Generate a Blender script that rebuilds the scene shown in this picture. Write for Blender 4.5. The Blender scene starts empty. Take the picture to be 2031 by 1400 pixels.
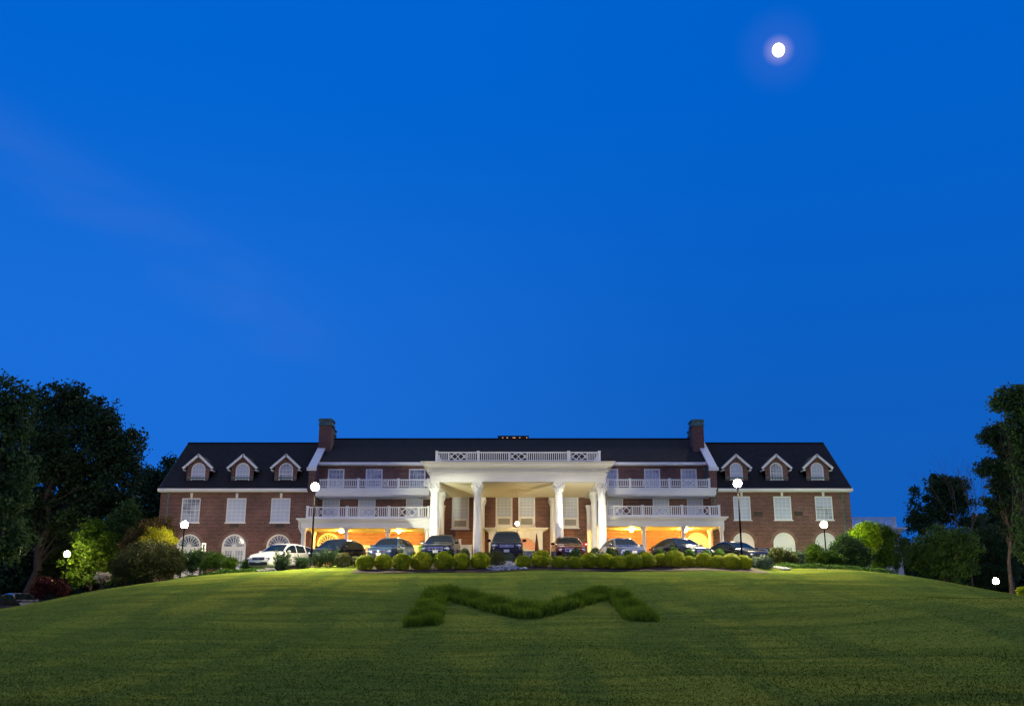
import bpy, bmesh, math, random
import numpy as np
from mathutils import Vector, Matrix, noise
random.seed(7); rng = np.random.default_rng(7)
R = math.radians
scn = bpy.context.scene
C = scn.collection

# ------------------------------------------------------------------ camera
EYE = 1.6; F = 1923.0; TH = math.atan(0.26); CX, CY = 1015.5, 700.0
cd = bpy.data.cameras.new('camera'); cam = bpy.data.objects.new('camera', cd); C.objects.link(cam)
cam.location = (0, 0, EYE); cam.rotation_euler = (R(90) + TH, 0, 0)
cd.sensor_width = 36; cd.lens = 36 * F / 2031; cd.clip_start = .1; cd.clip_end = 20000
scn.camera = cam
scn.view_settings.view_transform = 'Standard'; scn.view_settings.look = 'None'
scn.view_settings.exposure = 0; scn.view_settings.gamma = 1
cs, sn = math.cos(TH), math.sin(TH)
def Zof(py, Y):
    t = (CY - py) / F
    return EYE + Y * (sn + t * cs) / (cs - t * sn)
def Xof(px, Y, Z):
    return (px - CX) / F * (Y * cs + (Z - EYE) * sn)
def P(px, py, Y):
    z = Zof(py, Y); return Vector((Xof(px, Y, z), Y, z))

# ------------------------------------------------------------------ dusk sky
w = bpy.data.worlds.new("World"); scn.world = w; w.use_nodes = True
nt = w.node_tree; nt.nodes.clear()
def N(nt, typ, **kw):
    n = nt.nodes.new(typ)
    for k, v in kw.items():
        if k.startswith('i_'):
            key = k[2:]; key = int(key) if key.isdigit() else key.replace('_', ' ')
            n.inputs[key].default_value = v
        else: setattr(n, k, v)
    return n
def L(nt, a, b): nt.links.new(a, b)
def mth(nt, op, a, b=None, c=None, clamp=False):
    n = nt.nodes.new('ShaderNodeMath'); n.operation = op; n.use_clamp = clamp
    for i, x in enumerate((a, b, c)):
        if x is None: continue
        if isinstance(x, (int, float)): n.inputs[i].default_value = x
        else: nt.links.new(x, n.inputs[i])
    return n.outputs[0]
def maprange(nt, v, a, b, c=0, d=1, smooth=True):
    n = nt.nodes.new('ShaderNodeMapRange'); n.interpolation_type = 'SMOOTHSTEP' if smooth else 'LINEAR'
    nt.links.new(v, n.inputs[0])
    for i, x in enumerate((a, b, c, d)): n.inputs[i + 1].default_value = x
    return n.outputs[0]
def mix(nt, f, a, b, typ='MIX'):
    n = nt.nodes.new('ShaderNodeMixRGB'); n.blend_type = typ
    for i, x in enumerate((f, a, b)):
        if isinstance(x, (int, float)): n.inputs[i].default_value = x
        elif isinstance(x, tuple): n.inputs[i].default_value = (*x, 1) if len(x) == 3 else x
        else: nt.links.new(x, n.inputs[i])
    return n.outputs[0]
tc = N(nt, 'ShaderNodeTexCoord'); sx = N(nt, 'ShaderNodeSeparateXYZ'); L(nt, tc.outputs['Generated'], sx.inputs[0])
dx, dy, dz = sx.outputs
up = maprange(nt, dz, 0.0, 0.55)
front = mix(nt, up, (0.006, 0.108, .49), (0.000, .118, .60))
leftf = maprange(nt, dx, .30, -.42)                       # the sky is lighter towards the left
lowb = maprange(nt, dz, .52, .22)
lf = mth(nt, 'MULTIPLY', leftf, lowb)
front = mix(nt, mth(nt, 'MULTIPLY', lf, .65), front, (0.022, .180, .74))
front = mix(nt, mth(nt, 'MULTIPLY', leftf, .35), front, (0.0, .15, .72))
mp = N(nt, 'ShaderNodeMapping'); L(nt, tc.outputs['Generated'], mp.inputs[0])
mp.inputs['Rotation'].default_value = (0, R(-24), 0); mp.inputs['Scale'].default_value = (1.6, 1.6, 7)
cl = N(nt, 'ShaderNodeTexNoise', i_Scale=1.7, i_Detail=3.0); L(nt, mp.outputs[0], cl.inputs[0])
ln = mth(nt, 'ADD', mth(nt, 'MULTIPLY', dx, -.49), .178)                  # a faint drawn-out streak of cloud, falling to the right
off = mth(nt, 'ABSOLUTE', mth(nt, 'SUBTRACT', mth(nt, 'ADD', dz, mth(nt, 'MULTIPLY', mth(nt, 'SUBTRACT', cl.outputs[0], .5), .10)), ln))
sf = mth(nt, 'MULTIPLY', maprange(nt, off, .060, .0), maprange(nt, dx, -.13, -.30))
cf = mth(nt, 'MULTIPLY', mth(nt, 'MULTIPLY', sf, maprange(nt, cl.outputs[0], .38, .72)), .30)
front = mix(nt, cf, front, (.075, .185, .66))
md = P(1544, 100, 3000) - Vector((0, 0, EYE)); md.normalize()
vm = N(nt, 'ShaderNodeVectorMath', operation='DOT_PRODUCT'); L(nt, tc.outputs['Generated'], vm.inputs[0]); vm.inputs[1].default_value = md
for a_, f_, c_ in ((.045, .16, (.10, .17, .72)), (.016, .45, (.55, .50, .85))):      # soft glow round the moon, painted into the sky colour
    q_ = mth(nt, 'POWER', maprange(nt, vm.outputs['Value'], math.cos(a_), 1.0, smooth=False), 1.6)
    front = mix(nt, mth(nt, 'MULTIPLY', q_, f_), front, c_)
back = maprange(nt, dy, .15, -.75)                         # the afterglow behind the viewer
lowg = maprange(nt, dz, .75, .0)
glow = mix(nt, lowg, (.14, .22, .62), (.33, .33, .76))
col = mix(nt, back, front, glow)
col = mix(nt, maprange(nt, dz, .62, .92), col, (.44, .50, .64))   # unseen zenith, brightness added to light the lawn and shrub tops
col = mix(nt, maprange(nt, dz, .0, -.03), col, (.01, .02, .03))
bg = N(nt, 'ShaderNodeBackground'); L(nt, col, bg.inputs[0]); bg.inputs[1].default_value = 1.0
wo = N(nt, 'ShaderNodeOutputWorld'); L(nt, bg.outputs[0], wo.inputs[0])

# ------------------------------------------------------------------ moonlight
mdir = P(1544, 100, 3000) - Vector((0, 0, EYE))
sl = bpy.data.lights.new('moonlight', 'SUN'); sl.energy = .8; sl.angle = R(3); sl.color = (1, .84, .50)
so = bpy.data.objects.new('moonlight', sl); C.objects.link(so)
so.rotation_euler = (-mdir).to_track_quat('-Z', 'Y').to_euler(); so.location = (0, 0, 60)

# ------------------------------------------------------------------ materials
M = {}
def mat(name, col=(.5, .5, .5), rough=.6, metal=0., var=0., vscale=3., bump=0., bscale=30., emis=None, es=0., coat=0., spec=.5):
    m = bpy.data.materials.new(name); m.use_nodes = True; t = m.node_tree
    b = t.nodes['Principled BSDF']
    b.inputs['Base Color'].default_value = (*col, 1); b.inputs['Roughness'].default_value = rough
    b.inputs['Metallic'].default_value = metal; b.inputs['Coat Weight'].default_value = coat
    b.inputs['Specular IOR Level'].default_value = spec
    tcn = N(t, 'ShaderNodeTexCoord')
    if var:
        n = N(t, 'ShaderNodeTexNoise', i_Scale=vscale, i_Detail=5.0); L(t, tcn.outputs['Object'], n.inputs[0])
        f = maprange(t, n.outputs[0], .3, .7)
        c = mix(t, f, tuple(x * (1 - var) for x in col), tuple(min(1, x * (1 + var)) for x in col))
        L(t, c, b.inputs['Base Color'])
    if bump:
        n2 = N(t, 'ShaderNodeTexNoise', i_Scale=bscale, i_Detail=4.0); L(t, tcn.outputs['Object'], n2.inputs[0])
        bn = N(t, 'ShaderNodeBump'); bn.inputs['Strength'].default_value = bump; bn.inputs['Distance'].default_value = .05
        L(t, n2.outputs[0], bn.inputs['Height']); L(t, bn.outputs[0], b.inputs['Normal'])
    if emis:
        b.inputs['Emission Color'].default_value = (*emis, 1); b.inputs['Emission Strength'].default_value = es; m.cycles.emission_sampling = 'FRONT_BACK' if es > 20 else 'AUTO'
    M[name] = m; return m
def brick(name, c1, c2, mortar, sc=1.):
    m = bpy.data.materials.new(name); m.use_nodes = True; t = m.node_tree; b = t.nodes['Principled BSDF']
    tcn = N(t, 'ShaderNodeTexCoord'); s = N(t, 'ShaderNodeSeparateXYZ'); L(t, tcn.outputs['Object'], s.inputs[0])
    cb = N(t, 'ShaderNodeCombineXYZ'); L(t, mth(t, 'ADD', s.outputs[0], s.outputs[1]), cb.inputs[0]); L(t, s.outputs[2], cb.inputs[1])
    bt = N(t, 'ShaderNodeTexBrick'); L(t, cb.outputs[0], bt.inputs[0])
    bt.inputs['Scale'].default_value = 1; bt.inputs['Brick Width'].default_value = .27 * sc; bt.inputs['Row Height'].default_value = .10 * sc
    bt.inputs['Mortar Size'].default_value = .010 * sc; bt.inputs['Bias'].default_value = -.1; bt.inputs['Mortar Smooth'].default_value = .3
    bt.inputs['Color1'].default_value = (*c1, 1); bt.inputs['Color2'].default_value = (*c2, 1); bt.inputs['Mortar'].default_value = (*mortar, 1)
    n = N(t, 'ShaderNodeTexNoise', i_Scale=.55, i_Detail=6.0); L(t, tcn.outputs['Object'], n.inputs[0])
    f = maprange(t, n.outputs[0], .25, .75, .78, 1.22)
    c = mix(t, 1.0, bt.outputs[0], (1, 1, 1), 'MULTIPLY')
    vm = N(t, 'ShaderNodeVectorMath', operation='SCALE'); L(t, c, vm.inputs[0]); L(t, f, vm.inputs['Scale'])
    L(t, vm.outputs[0], b.inputs['Base Color']); b.inputs['Roughness'].default_value = .85
    bn = N(t, 'ShaderNodeBump', invert=True); bn.inputs['Strength'].default_value = .5; bn.inputs['Distance'].default_value = .01
    L(t, bt.outputs['Fac'], bn.inputs['Height']); L(t, bn.outputs[0], b.inputs['Normal'])
    M[name] = m; return m
def leafm(name, c1, c2, scale=.9, trans=.25, rough=.55):
    m = bpy.data.materials.new(name); m.use_nodes = True; t = m.node_tree; b = t.nodes['Principled BSDF']
    tcn = N(t, 'ShaderNodeTexCoord')
    n = N(t, 'ShaderNodeTexNoise', i_Scale=scale, i_Detail=3.0); L(t, tcn.outputs['Object'], n.inputs[0])
    n2 = N(t, 'ShaderNodeTexNoise', i_Scale=scale * 14, i_Detail=1.0); L(t, tcn.outputs['Object'], n2.inputs[0])
    f = maprange(t, mth(t, 'ADD', mth(t, 'MULTIPLY', n.outputs[0], .5), mth(t, 'MULTIPLY', n2.outputs[0], .5)), .36, .64)
    c = mix(t, f, c1, c2); L(t, c, b.inputs['Base Color']); b.inputs['Roughness'].default_value = rough
    b.inputs['Specular IOR Level'].default_value = .08
    tr = N(t, 'ShaderNodeBsdfTranslucent'); L(t, c, tr.inputs[0])
    ms = N(t, 'ShaderNodeMixShader'); ms.inputs[0].default_value = trans
    L(t, b.outputs[0], ms.inputs[1]); L(t, tr.outputs[0], ms.inputs[2]); L(t, ms.outputs[0], t.nodes['Material Output'].inputs[0])
    M[name] = m; return m
brick('brick', (.092, .034, .026), (.172, .064, .048), (.29, .23, .20))
brick('brick_arch', (.15, .068, .05), (.21, .10, .075), (.36, .30, .26), .6)
brick('brick_chimney', (.09, .032, .024), (.15, .05, .036), (.22, .17, .14))
mat('roof', (.0045, .005, .008), .95, var=.5, vscale=2.5, bump=.4, bscale=14)
mat('white', (.74, .74, .74), .5, var=.05, vscale=.8)
mat('white_old', (.70, .71, .70), .55, var=.09, vscale=1.5)
mat('ceiling', (.80, .75, .58), .6)
mat('cream', (.72, .70, .60), .6, var=.05)
mat('blind', (.48, .54, .68), .35, var=.04, vscale=2, coat=.3)
mat('pane_dark', (.11, .15, .21), .10, var=.5, vscale=3, coat=.5)
def curtain():
    m = mat('curtain', (.36, .42, .48), .35, coat=.5); t = m.node_tree; b = t.nodes['Principled BSDF']
    tcn = N(t, 'ShaderNodeTexCoord'); wv = N(t, 'ShaderNodeTexWave', i_Scale=3.2, i_Distortion=1.6, i_Detail=2.0); wv.bands_direction = 'X'; L(t, tcn.outputs['Object'], wv.inputs[0])
    n = N(t, 'ShaderNodeTexNoise', i_Scale=.9, i_Detail=2.0); L(t, tcn.outputs['Object'], n.inputs[0])
    c = mix(t, maprange(t, wv.outputs['Fac'], .1, .9), (.22, .26, .33), (.56, .60, .68)); c = mix(t, maprange(t, n.outputs[0], .45, .62, 0, .75), c, (.10, .13, .19)); L(t, c, b.inputs['Base Color'])  # shading of the folds painted as light and dark bands
curtain()
mat('copper', (.07, .15, .14), .6, var=.3, vscale=4)
mat('vent', (.055, .045, .04), .7)
mat('grille', (.28, .27, .25), .6)
mat('dark_metal', (.012, .012, .014), .45, metal=.3)
mat('pole_black', (.004, .004, .005), 1., spec=0.)
mat('bronze', (.05, .035, .025), .5, metal=.5)
mat('tyre', (.012, .012, .012), .85)
mat('rim', (.42, .42, .44), .35, metal=.9)
mat('car_glass', (.006, .012, .014), .08, spec=.35)
mat('chrome', (.75, .76, .78), .15, metal=1.)
mat('headlight', (.75, .78, .82), .12, metal=.55, coat=1.)
mat('amber', (.8, .22, .04), .3)
mat('plate', (.62, .66, .70), .5)
mat('black_trim', (.010, .010, .011), .5)
mat('mulch', (.030, .011, .009), .95, var=.5, vscale=12, bump=1., bscale=20)
mat('asphalt', (.05, .05, .052), .9, var=.2, vscale=8)
mat('stone', (.32, .33, .34), .8, var=.35, vscale=4)
mat('bark', (.035, .028, .022), .9, var=.4, vscale=6, bump=.6, bscale=14)
mat('bark_pale', (.11, .085, .06), .9, var=.4, vscale=5, bump=.6, bscale=14)
mat('cloth', (.05, .012, .015), .8)
mat('terracotta', (.30, .11, .06), .8)
mat('arch_glow', (.55, .25, .12), .4, emis=(1, .36, .10), es=.35)
leafm('leaf_dark', (.020, .042, .020), (.045, .085, .034))
leafm('leaf_mid', (.035, .078, .024), (.075, .140, .040))
leafm('leaf_far', (.022, .050, .022), (.048, .095, .036))
leafm('leaf_bright', (.045, .105, .010), (.120, .215, .018), trans=.35)
leafm('leaf_golden', (.180, .270, .008), (.620, .640, .018), scale=1.5, trans=.2)
leafm('leaf_box', (.040, .095, .012), (.085, .165, .022), scale=2)
leafm('leaf_conifer', (.018, .045, .020), (.042, .085, .034), scale=2)
leafm('leaf_lamplit_lime', (.140, .260, .008), (.330, .460, .018), trans=.4)  # lamp light on the corner bush put into this brighter leaf colour
leafm('leaf_open', (.045, .105, .022), (.100, .185, .040))
leafm('leaf_red', (.040, .012, .012), (.095, .024, .022))
leafm('leaf_olive', (.050, .062, .020), (.100, .115, .034))
leafm('leaf_lamplit_yellow', (.190, .220, .008), (.400, .360, .020), trans=.4)  # lamplit part of the bush, its light painted as bright yellow leaves
leafm('leaf_russet', (.060, .045, .016), (.120, .085, .030))
leafm('leaf_gray', (.05, .09, .06), (.10, .15, .10))
leafm('leaf_cover', (.040, .095, .015), (.085, .165, .030), scale=3)
leafm('flower', (.45, .38, .30), (.70, .62, .52), trans=.3)
leafm('grass_long', (.054, .116, .008), (.140, .215, .018), scale=.8, trans=.35, rough=.8)

# lawn: grass colour with mowing passes, worn tufts and fine blade texture
def lawn_mat():
    m = bpy.data.materials.new('lawn'); m.use_nodes = True; t = m.node_tree; b = t.nodes['Principled BSDF']
    tcn = N(t, 'ShaderNodeTexCoord')
    def noi(scale, detail, mapscale=(1, 1, 1), rot=0, dist=0.):
        mp = N(t, 'ShaderNodeMapping'); L(t, tcn.outputs['Object'], mp.inputs[0])
        mp.inputs['Scale'].default_value = mapscale; mp.inputs['Rotation'].default_value = (0, 0, rot)
        n = N(t, 'ShaderNodeTexNoise', i_Scale=scale, i_Detail=detail, i_Distortion=dist); L(t, mp.outputs[0], n.inputs[0]); return n.outputs[0]
    big = noi(.11, 3.0)
    passes = noi(.8, 3.0, (.14, 1.0, 1), R(-7), .4)          # long lines left by the mower across the slope
    passes2 = noi(.5, 2.0, (1.0, .12, 1), R(24))             # faint diagonal passes
    tuft = noi(4.2, 5.0, (.30, 1, 1)); fine = noi(30., 6.0, (.8, 1, 1)); speck = noi(11., 5.0, (.6, 1, 1))
    c = mix(t, maprange(t, passes, .40, .58), (.095, .130, .026), (.235, .255, .042))
    c = mix(t, maprange(t, big, .35, .65, 0, .45), c, (.110, .180, .034))
    c = mix(t, maprange(t, passes2, .46, .56, 0, .62), c, (.055, .110, .030))
    c = mix(t, maprange(t, tuft, .36, .68, 0, .5), c, (.190, .235, .045))
    c = mix(t, maprange(t, speck, .52, .38, 0, .45), c, (.045, .085, .008))
    c = mix(t, maprange(t, fine, .56, .34, 0, .6), c, (.030, .058, .006))
    c = mix(t, maprange(t, fine, .58, .72, 0, .6), c, (.27, .32, .05))
    L(t, c, b.inputs['Base Color']); b.inputs['Roughness'].default_value = 1.; b.inputs['Specular IOR Level'].default_value = .0
    h = mth(t, 'ADD', mth(t, 'MULTIPLY', fine, .03), mth(t, 'ADD', mth(t, 'MULTIPLY', tuft, .05), mth(t, 'MULTIPLY', passes, .16)))
    bn = N(t, 'ShaderNodeBump'); bn.inputs['Strength'].default_value = .7; bn.inputs['Distance'].default_value = 1.0
    L(t, h, bn.inputs['Height']); L(t, bn.outputs[0], b.inputs['Normal'])
    M['lawn'] = m
lawn_mat()

# ------------------------------------------------------------------ helpers
def root_loc(o):
    while o.parent: o = o.parent
    return o.location
def tag(o, label=None, cat=None, group=None, kind=None):
    if label: o['label'] = label
    if cat: o['category'] = cat
    if group: o['group'] = group
    if kind: o['kind'] = kind
    return o
def thing(name, label, cat, loc=(0, 0, 0), group=None):
    o = bpy.data.objects.new(name, None); C.objects.link(o); o.location = loc; o.empty_display_size = .3
    return tag(o, label, cat, group)
def finish(name, V, Fc, m, parent=None, smooth=False, origin=None):
    me = bpy.data.meshes.new(name)
    off = Vector(root_loc(parent)) if parent else (Vector(origin) if origin is not None else Vector((0, 0, 0)))
    if isinstance(V, np.ndarray):
        V = (V - np.array(off)); nv = len(V); k = Fc.shape[1]
        me.vertices.add(nv); me.vertices.foreach_set('co', V.astype(np.float32).ravel())
        me.loops.add(Fc.size); me.loops.foreach_set('vertex_index', Fc.astype(np.int32).ravel())
        me.polygons.add(len(Fc)); me.polygons.foreach_set('loop_start', np.arange(0, Fc.size, k, dtype=np.int32))
        me.update(calc_edges=True)
    else:
        me.from_pydata([tuple(Vector(v) - off) for v in V], [], Fc); me.update()
    if m: me.materials.append(M[m])
    if smooth: me.polygons.foreach_set('use_smooth', [True] * len(me.polygons))
    o = bpy.data.objects.new(name, me); C.objects.link(o)
    if parent: o.parent = parent
    elif origin is not None: o.location = off
    return o
class MB:
    def __init__(s): s.v = []; s.f = []
    def add(s, vs, fs):
        n = len(s.v); s.v += [tuple(v) for v in vs]; s.f += [tuple(i + n for i in f) for f in fs]; return s
    def box(s, x0, x1, y0, y1, z0, z1):
        x0, x1 = sorted((x0, x1)); y0, y1 = sorted((y0, y1)); z0, z1 = sorted((z0, z1))
        return s.add([(x, y, z) for z in (z0, z1) for y in (y0, y1) for x in (x0, x1)],
              [(0, 2, 3, 1), (4, 5, 7, 6), (0, 1, 5, 4), (2, 6, 7, 3), (0, 4, 6, 2), (1, 3, 7, 5)])
    def prism(s, pts, y0, y1):              # pts in (x, z), extruded along y
        n = len(pts)
        return s.add([(x, y0, z) for x, z in pts] + [(x, y1, z) for x, z in pts],
              [tuple(range(n)), tuple(range(2 * n - 1, n - 1, -1))] + [(i, i + n, (i + 1) % n + n, (i + 1) % n) for i in range(n)])
    def prismx(s, pts, x0, x1):             # pts in (y, z), extruded along x
        n = len(pts)
        return s.add([(x0, y, z) for y, z in pts] + [(x1, y, z) for y, z in pts],
              [tuple(range(n)), tuple(range(2 * n - 1, n - 1, -1))] + [(i, i + n, (i + 1) % n + n, (i + 1) % n) for i in range(n)])
    def bar(s, a, b, wd, dp):               # flat bar between two points in an xz plane
        a = Vector(a); b = Vector(b); d = (b - a).normalized(); n = Vector((-d.z, 0, d.x)) * wd / 2; y = Vector((0, dp / 2, 0))
        return s.add([a - n - y, a + n - y, a + n + y, a - n + y, b - n - y, b + n - y, b + n + y, b - n + y],
              [(0, 1, 2, 3), (7, 6, 5, 4), (0, 4, 5, 1), (1, 5, 6, 2), (2, 6, 7, 3), (3, 7, 4, 0)])
    def tube(s, a, b, r0, r1, n=8, caps=True):
        a = Vector(a); b = Vector(b); d = (b - a)
        if d.length < 1e-6: return s
        q = d.to_track_quat('Z', 'Y'); vs = []
        for p, r in ((a, r0), (b, r1)):
            for i in range(n):
                vs.append(p + q @ Vector((r * math.cos(2 * PI * i / n), r * math.sin(2 * PI * i / n), 0)))
        fs = [(i, (i + 1) % n, (i + 1) % n + n, i + n) for i in range(n)]
        if caps: fs += [tuple(range(n - 1, -1, -1)), tuple(range(n, 2 * n))]
        return s.add(vs, fs)
    def lathe(s, prof, c, n=16, mod=None):
        vs = []; 
        for j, (r, z) in enumerate(prof):
            for i in range(n):
                a = 2 * PI * i / n; rr = r * (mod(j, a) if mod else 1)
                vs.append((c[0] + rr * math.cos(a), c[1] + rr * math.sin(a), c[2] + z))
        m_ = len(prof)
        fs = [(j * n + i, j * n + (i + 1) % n, (j + 1) * n + (i + 1) % n, (j + 1) * n + i) for j in range(m_ - 1) for i in range(n)]
        fs += [tuple(range(n - 1, -1, -1)), tuple((m_ - 1) * n + i for i in range(n))]
        return s.add(vs, fs)
    def ell(s, c, rx, ry, rz, n=12, m_=7, mat_=None):
        vs = [(0, 0, -1)]
        for j in range(1, m_):
            t = -PI / 2 + PI * j / m_
            for i in range(n): a = 2 * PI * i / n; vs.append((math.cos(t) * math.cos(a), math.cos(t) * math.sin(a), math.sin(t)))
        vs.append((0, 0, 1)); last = len(vs) - 1
        fs = [(0, 1 + (i + 1) % n, 1 + i) for i in range(n)]
        for j in range(m_ - 2):
            for i in range(n): fs.append((1 + j * n + i, 1 + j * n + (i + 1) % n, 1 + (j + 1) * n + (i + 1) % n, 1 + (j + 1) * n + i))
        fs += [(last, 1 + (m_ - 2) * n + i, 1 + (m_ - 2) * n + (i + 1) % n) for i in range(n)]
        out = []
        for v in vs:
            p = Vector((v[0] * rx, v[1] * ry, v[2] * rz))
            if mat_: p = mat_ @ p
            out.append(p + Vector(c))
        return s.add(out, fs)
    def build(s, name, m, parent=None, smooth=False, origin=None): return finish(name, s.v, s.f, m, parent, smooth, origin)
PI = math.pi
def smooth_by_angle(o, a=R(40)):
    me = o.data; me.polygons.foreach_set('use_smooth', [True] * len(me.polygons))
    bm = bmesh.new(); bm.from_mesh(me)
    for e in bm.edges:
        if len(e.link_faces) == 2 and e.calc_face_angle(0) > a: e.smooth = False
    bm.to_mesh(me); bm.free(); return o
def kids(o): return [c for c in bpy.data.objects if c.parent == o]
def copy_thing(o, loc, rz, label, group=None):
    r = o.copy(); C.objects.link(r); r.location = loc; r.rotation_euler = (0, 0, rz); r['label'] = label
    if group: r['group'] = group
    for ch in kids(o):
        c = ch.copy(); C.objects.link(c); c.parent = r
        for g in kids(ch):
            d = g.copy(); C.objects.link(d); d.parent = c
    return r

# ------------------------------------------------------------------ terrain
_hx = [-300, -60, -39, -32, -28, -24, -20, -15, -10, 0, 10, 15, 20, 23, 26, 29, 35, 60, 300]
_hz = [.3, .4, .7, .95, 1.3, 1.75, 2.88, 3.45, 3.95, 4.22, 4.12, 3.72, 3.62, 2.95, 2.2, 1.95, 1.2, .3, .2]
_sy = [-100, 10, 20, 30, 34, 38, 45, 51, 54, 57, 60, 400]
_sz = [0, 0, .035, .14, .22, .33, .59, .79, .89, .955, 1., 1.]
def gh(x, y):
    x = np.asarray(x, float); y = np.asarray(y, float)
    acc = 0
    for k in (-2., -1., 0., 1., 2.):
        hp = np.interp(x + k * 1.0, _hx, _hz)
        yy = y + 3.2 * (np.minimum(np.abs(x), 16) / 16) ** 2 + k * 1.3
        acc = acc + hp * np.interp(yy, _sy, _sz)
    h = acc / 5
    r = 1 / (1 + np.exp(-(x - 13) / 2.2))
    h = h + r * (.62 * np.exp(-((y - 33.5) / 5) ** 2) - .22 * np.exp(-((y - 42) / 3.5) ** 2))
    h = h + .05 * np.sin(x * .31 + 1) * np.sin(y * .27) + .03 * np.sin(x * .8 + y * .5)
    return h
def G(x, y): return float(gh(x, y))
def axis(lo, hi, step, far):
    a = list(np.arange(lo, hi + 1e-6, step)); s = step; x = hi
    while x < far: s *= 1.5; x += s; a.append(x)
    s = step; x = lo
    while x > -far: s *= 1.5; x -= s; a.insert(0, x)
    return np.array(a)
def sheet(name, xs, ys, m, dz, kind='structure', hf=gh):
    X, Y = np.meshgrid(xs, ys); Zg = hf(X, Y) + dz
    V = np.stack([X.ravel(), Y.ravel(), Zg.ravel()], 1); nx = len(xs); ny = len(ys)
    i = np.arange(nx - 1)[None, :] + nx * np.arange(ny - 1)[:, None]; i = i.ravel()
    Fc = np.stack([i, i + 1, i + nx + 1, i + nx], 1)
    o = finish(name, V, Fc, m, smooth=True); tag(o, kind=kind); return o
sheet('lawn', axis(-60, 60, .5, 5000), axis(-5, 130, .5, 5000), 'lawn', 0)
# driveway in front of the hotel and the lower car park on the left
def strip(name, y0f, y1f, xs, n, m, dz, kind='structure'):
    V = []; Fc = []; nx = len(xs)
    for j in range(n + 1):
        for x in xs:
            y = y0f(x) + (y1f(x) - y0f(x)) * j / n; V.append((x, y, G(x, y) + dz))
    for j in range(n):
        for i in range(nx - 1): a = j * nx + i; Fc.append((a, a + 1, a + nx + 1, a + nx))
    o = finish(name, np.array(V), np.array(Fc), m, smooth=True); return tag(o, kind=kind)
strip('driveway', lambda x: 57.2 + .010 * x * x, lambda x: 67.5, np.arange(-21, 21.1, .5), 24, 'asphalt', .03)
strip('car_park', lambda x: 68, lambda x: 92, np.arange(-62, -32.9, .5), 40, 'asphalt', .03)
# mulch bed under the shrubs, with a front edge that wanders
YB0 = lambda x: 50.4 - .002 * x * x + .18 * math.sin(x * 1.3)
XL, XR = Xof(704, 52, 3), Xof(1512, 52, 3)
strip('mulch_bed', YB0, lambda x: 57.0 + .008 * x * x, np.arange(XL, XR, .25), 26, 'mulch', .035)

# ------------------------------------------------------------------ moon
mp_ = P(1544, 100, 3000); mo = MB().ell((0, 0, 0), 21, 21, 24, 40, 24).build('moon', None, None, True)
mat('moon', (.9, .88, .82), 1., emis=(1, .96, .88), es=6.); mo.data.materials.append(M['moon']); mo.location = mp_
tag(mo, 'bright white moon alone high in the blue sky', 'moon')

# ------------------------------------------------------------------ hotel
YW, YM, YPO, YBA, YC = 72.0, 73.4, 68.7, 71.4, 63.6
base_z = -.5
H = thing('hotel_building', 'long red brick hotel with white columned portico, balconies and dormers on the hill', 'building', (0, YW, 2.0))
XWL = -25.95; XWR = 24.95; XGL, XGR = -14.85, 14.95
zWE = Zof(968.5, YW - .3); zWR = Zof(878.5, 77.4); YR = 77.4; YBK = 82.8
def wall_holes(mb, x0, x1, z0, z1, Y, holes, depth=.18):
    """front wall at y=Y with openings; hole = (xa, xb, za, zb, arch)"""
    xs = sorted(set([x0, x1] + [h[0] for h in holes] + [h[1] for h in holes]))
    zs = sorted(set([z0, z1] + [h[2] for h in holes] + [h[3] for h in holes]))
    for i in range(len(xs) - 1):
        for j in range(len(zs) - 1):
            cx, cz = (xs[i] + xs[i + 1]) / 2, (zs[j] + zs[j + 1]) / 2
            if any(h[0] < cx < h[1] and h[2] < cz < h[3] for h in holes): continue
            mb.add([(xs[i], Y, zs[j]), (xs[i + 1], Y, zs[j]), (xs[i + 1], Y, zs[j + 1]), (xs[i], Y, zs[j + 1])], [(0, 1, 2, 3)])
    for xa, xb, za, zb, arch in holes:
        if arch:
            r = (xb - xa) / 2; cx = (xa + xb) / 2; sp = zb - r; n = 16
            pts = [(cx + r * math.cos(PI * k / n), sp + r * math.sin(PI * k / n)) for k in range(n + 1)]
            for k in range(n):
                (ax, az), (bx, bz) = pts[k], pts[k + 1]
                mb.add([(ax, Y, az), (ax, Y, zb), (bx, Y, zb), (bx, Y, bz)], [(0, 1, 2, 3)])
                mb.add([(ax, Y, az), (bx, Y, bz), (bx, Y + depth, bz), (ax, Y + depth, az)], [(0, 1, 2, 3)])
            top = sp
        else:
            top = zb; mb.add([(xa, Y, zb), (xb, Y, zb), (xb, Y + depth, zb), (xa, Y + depth, zb)], [(0, 1, 2, 3)])
        for x in (xa, xb): mb.add([(x, Y, za), (x, Y, top), (x, Y + depth, top), (x, Y + depth, za)], [(0, 1, 2, 3)])
        mb.add([(xa, Y, za), (xb, Y, za), (xb, Y + depth, za), (xa, Y + depth, za)], [(0, 1, 2, 3)])
def rect(px0, px1, py0, py1, Y):
    za, zb = Zof(py1, Y), Zof(py0, Y); zm = (za + zb) / 2
    return (Xof(px0, Y, zm), Xof(px1, Y, zm), za, zb, False)
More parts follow.
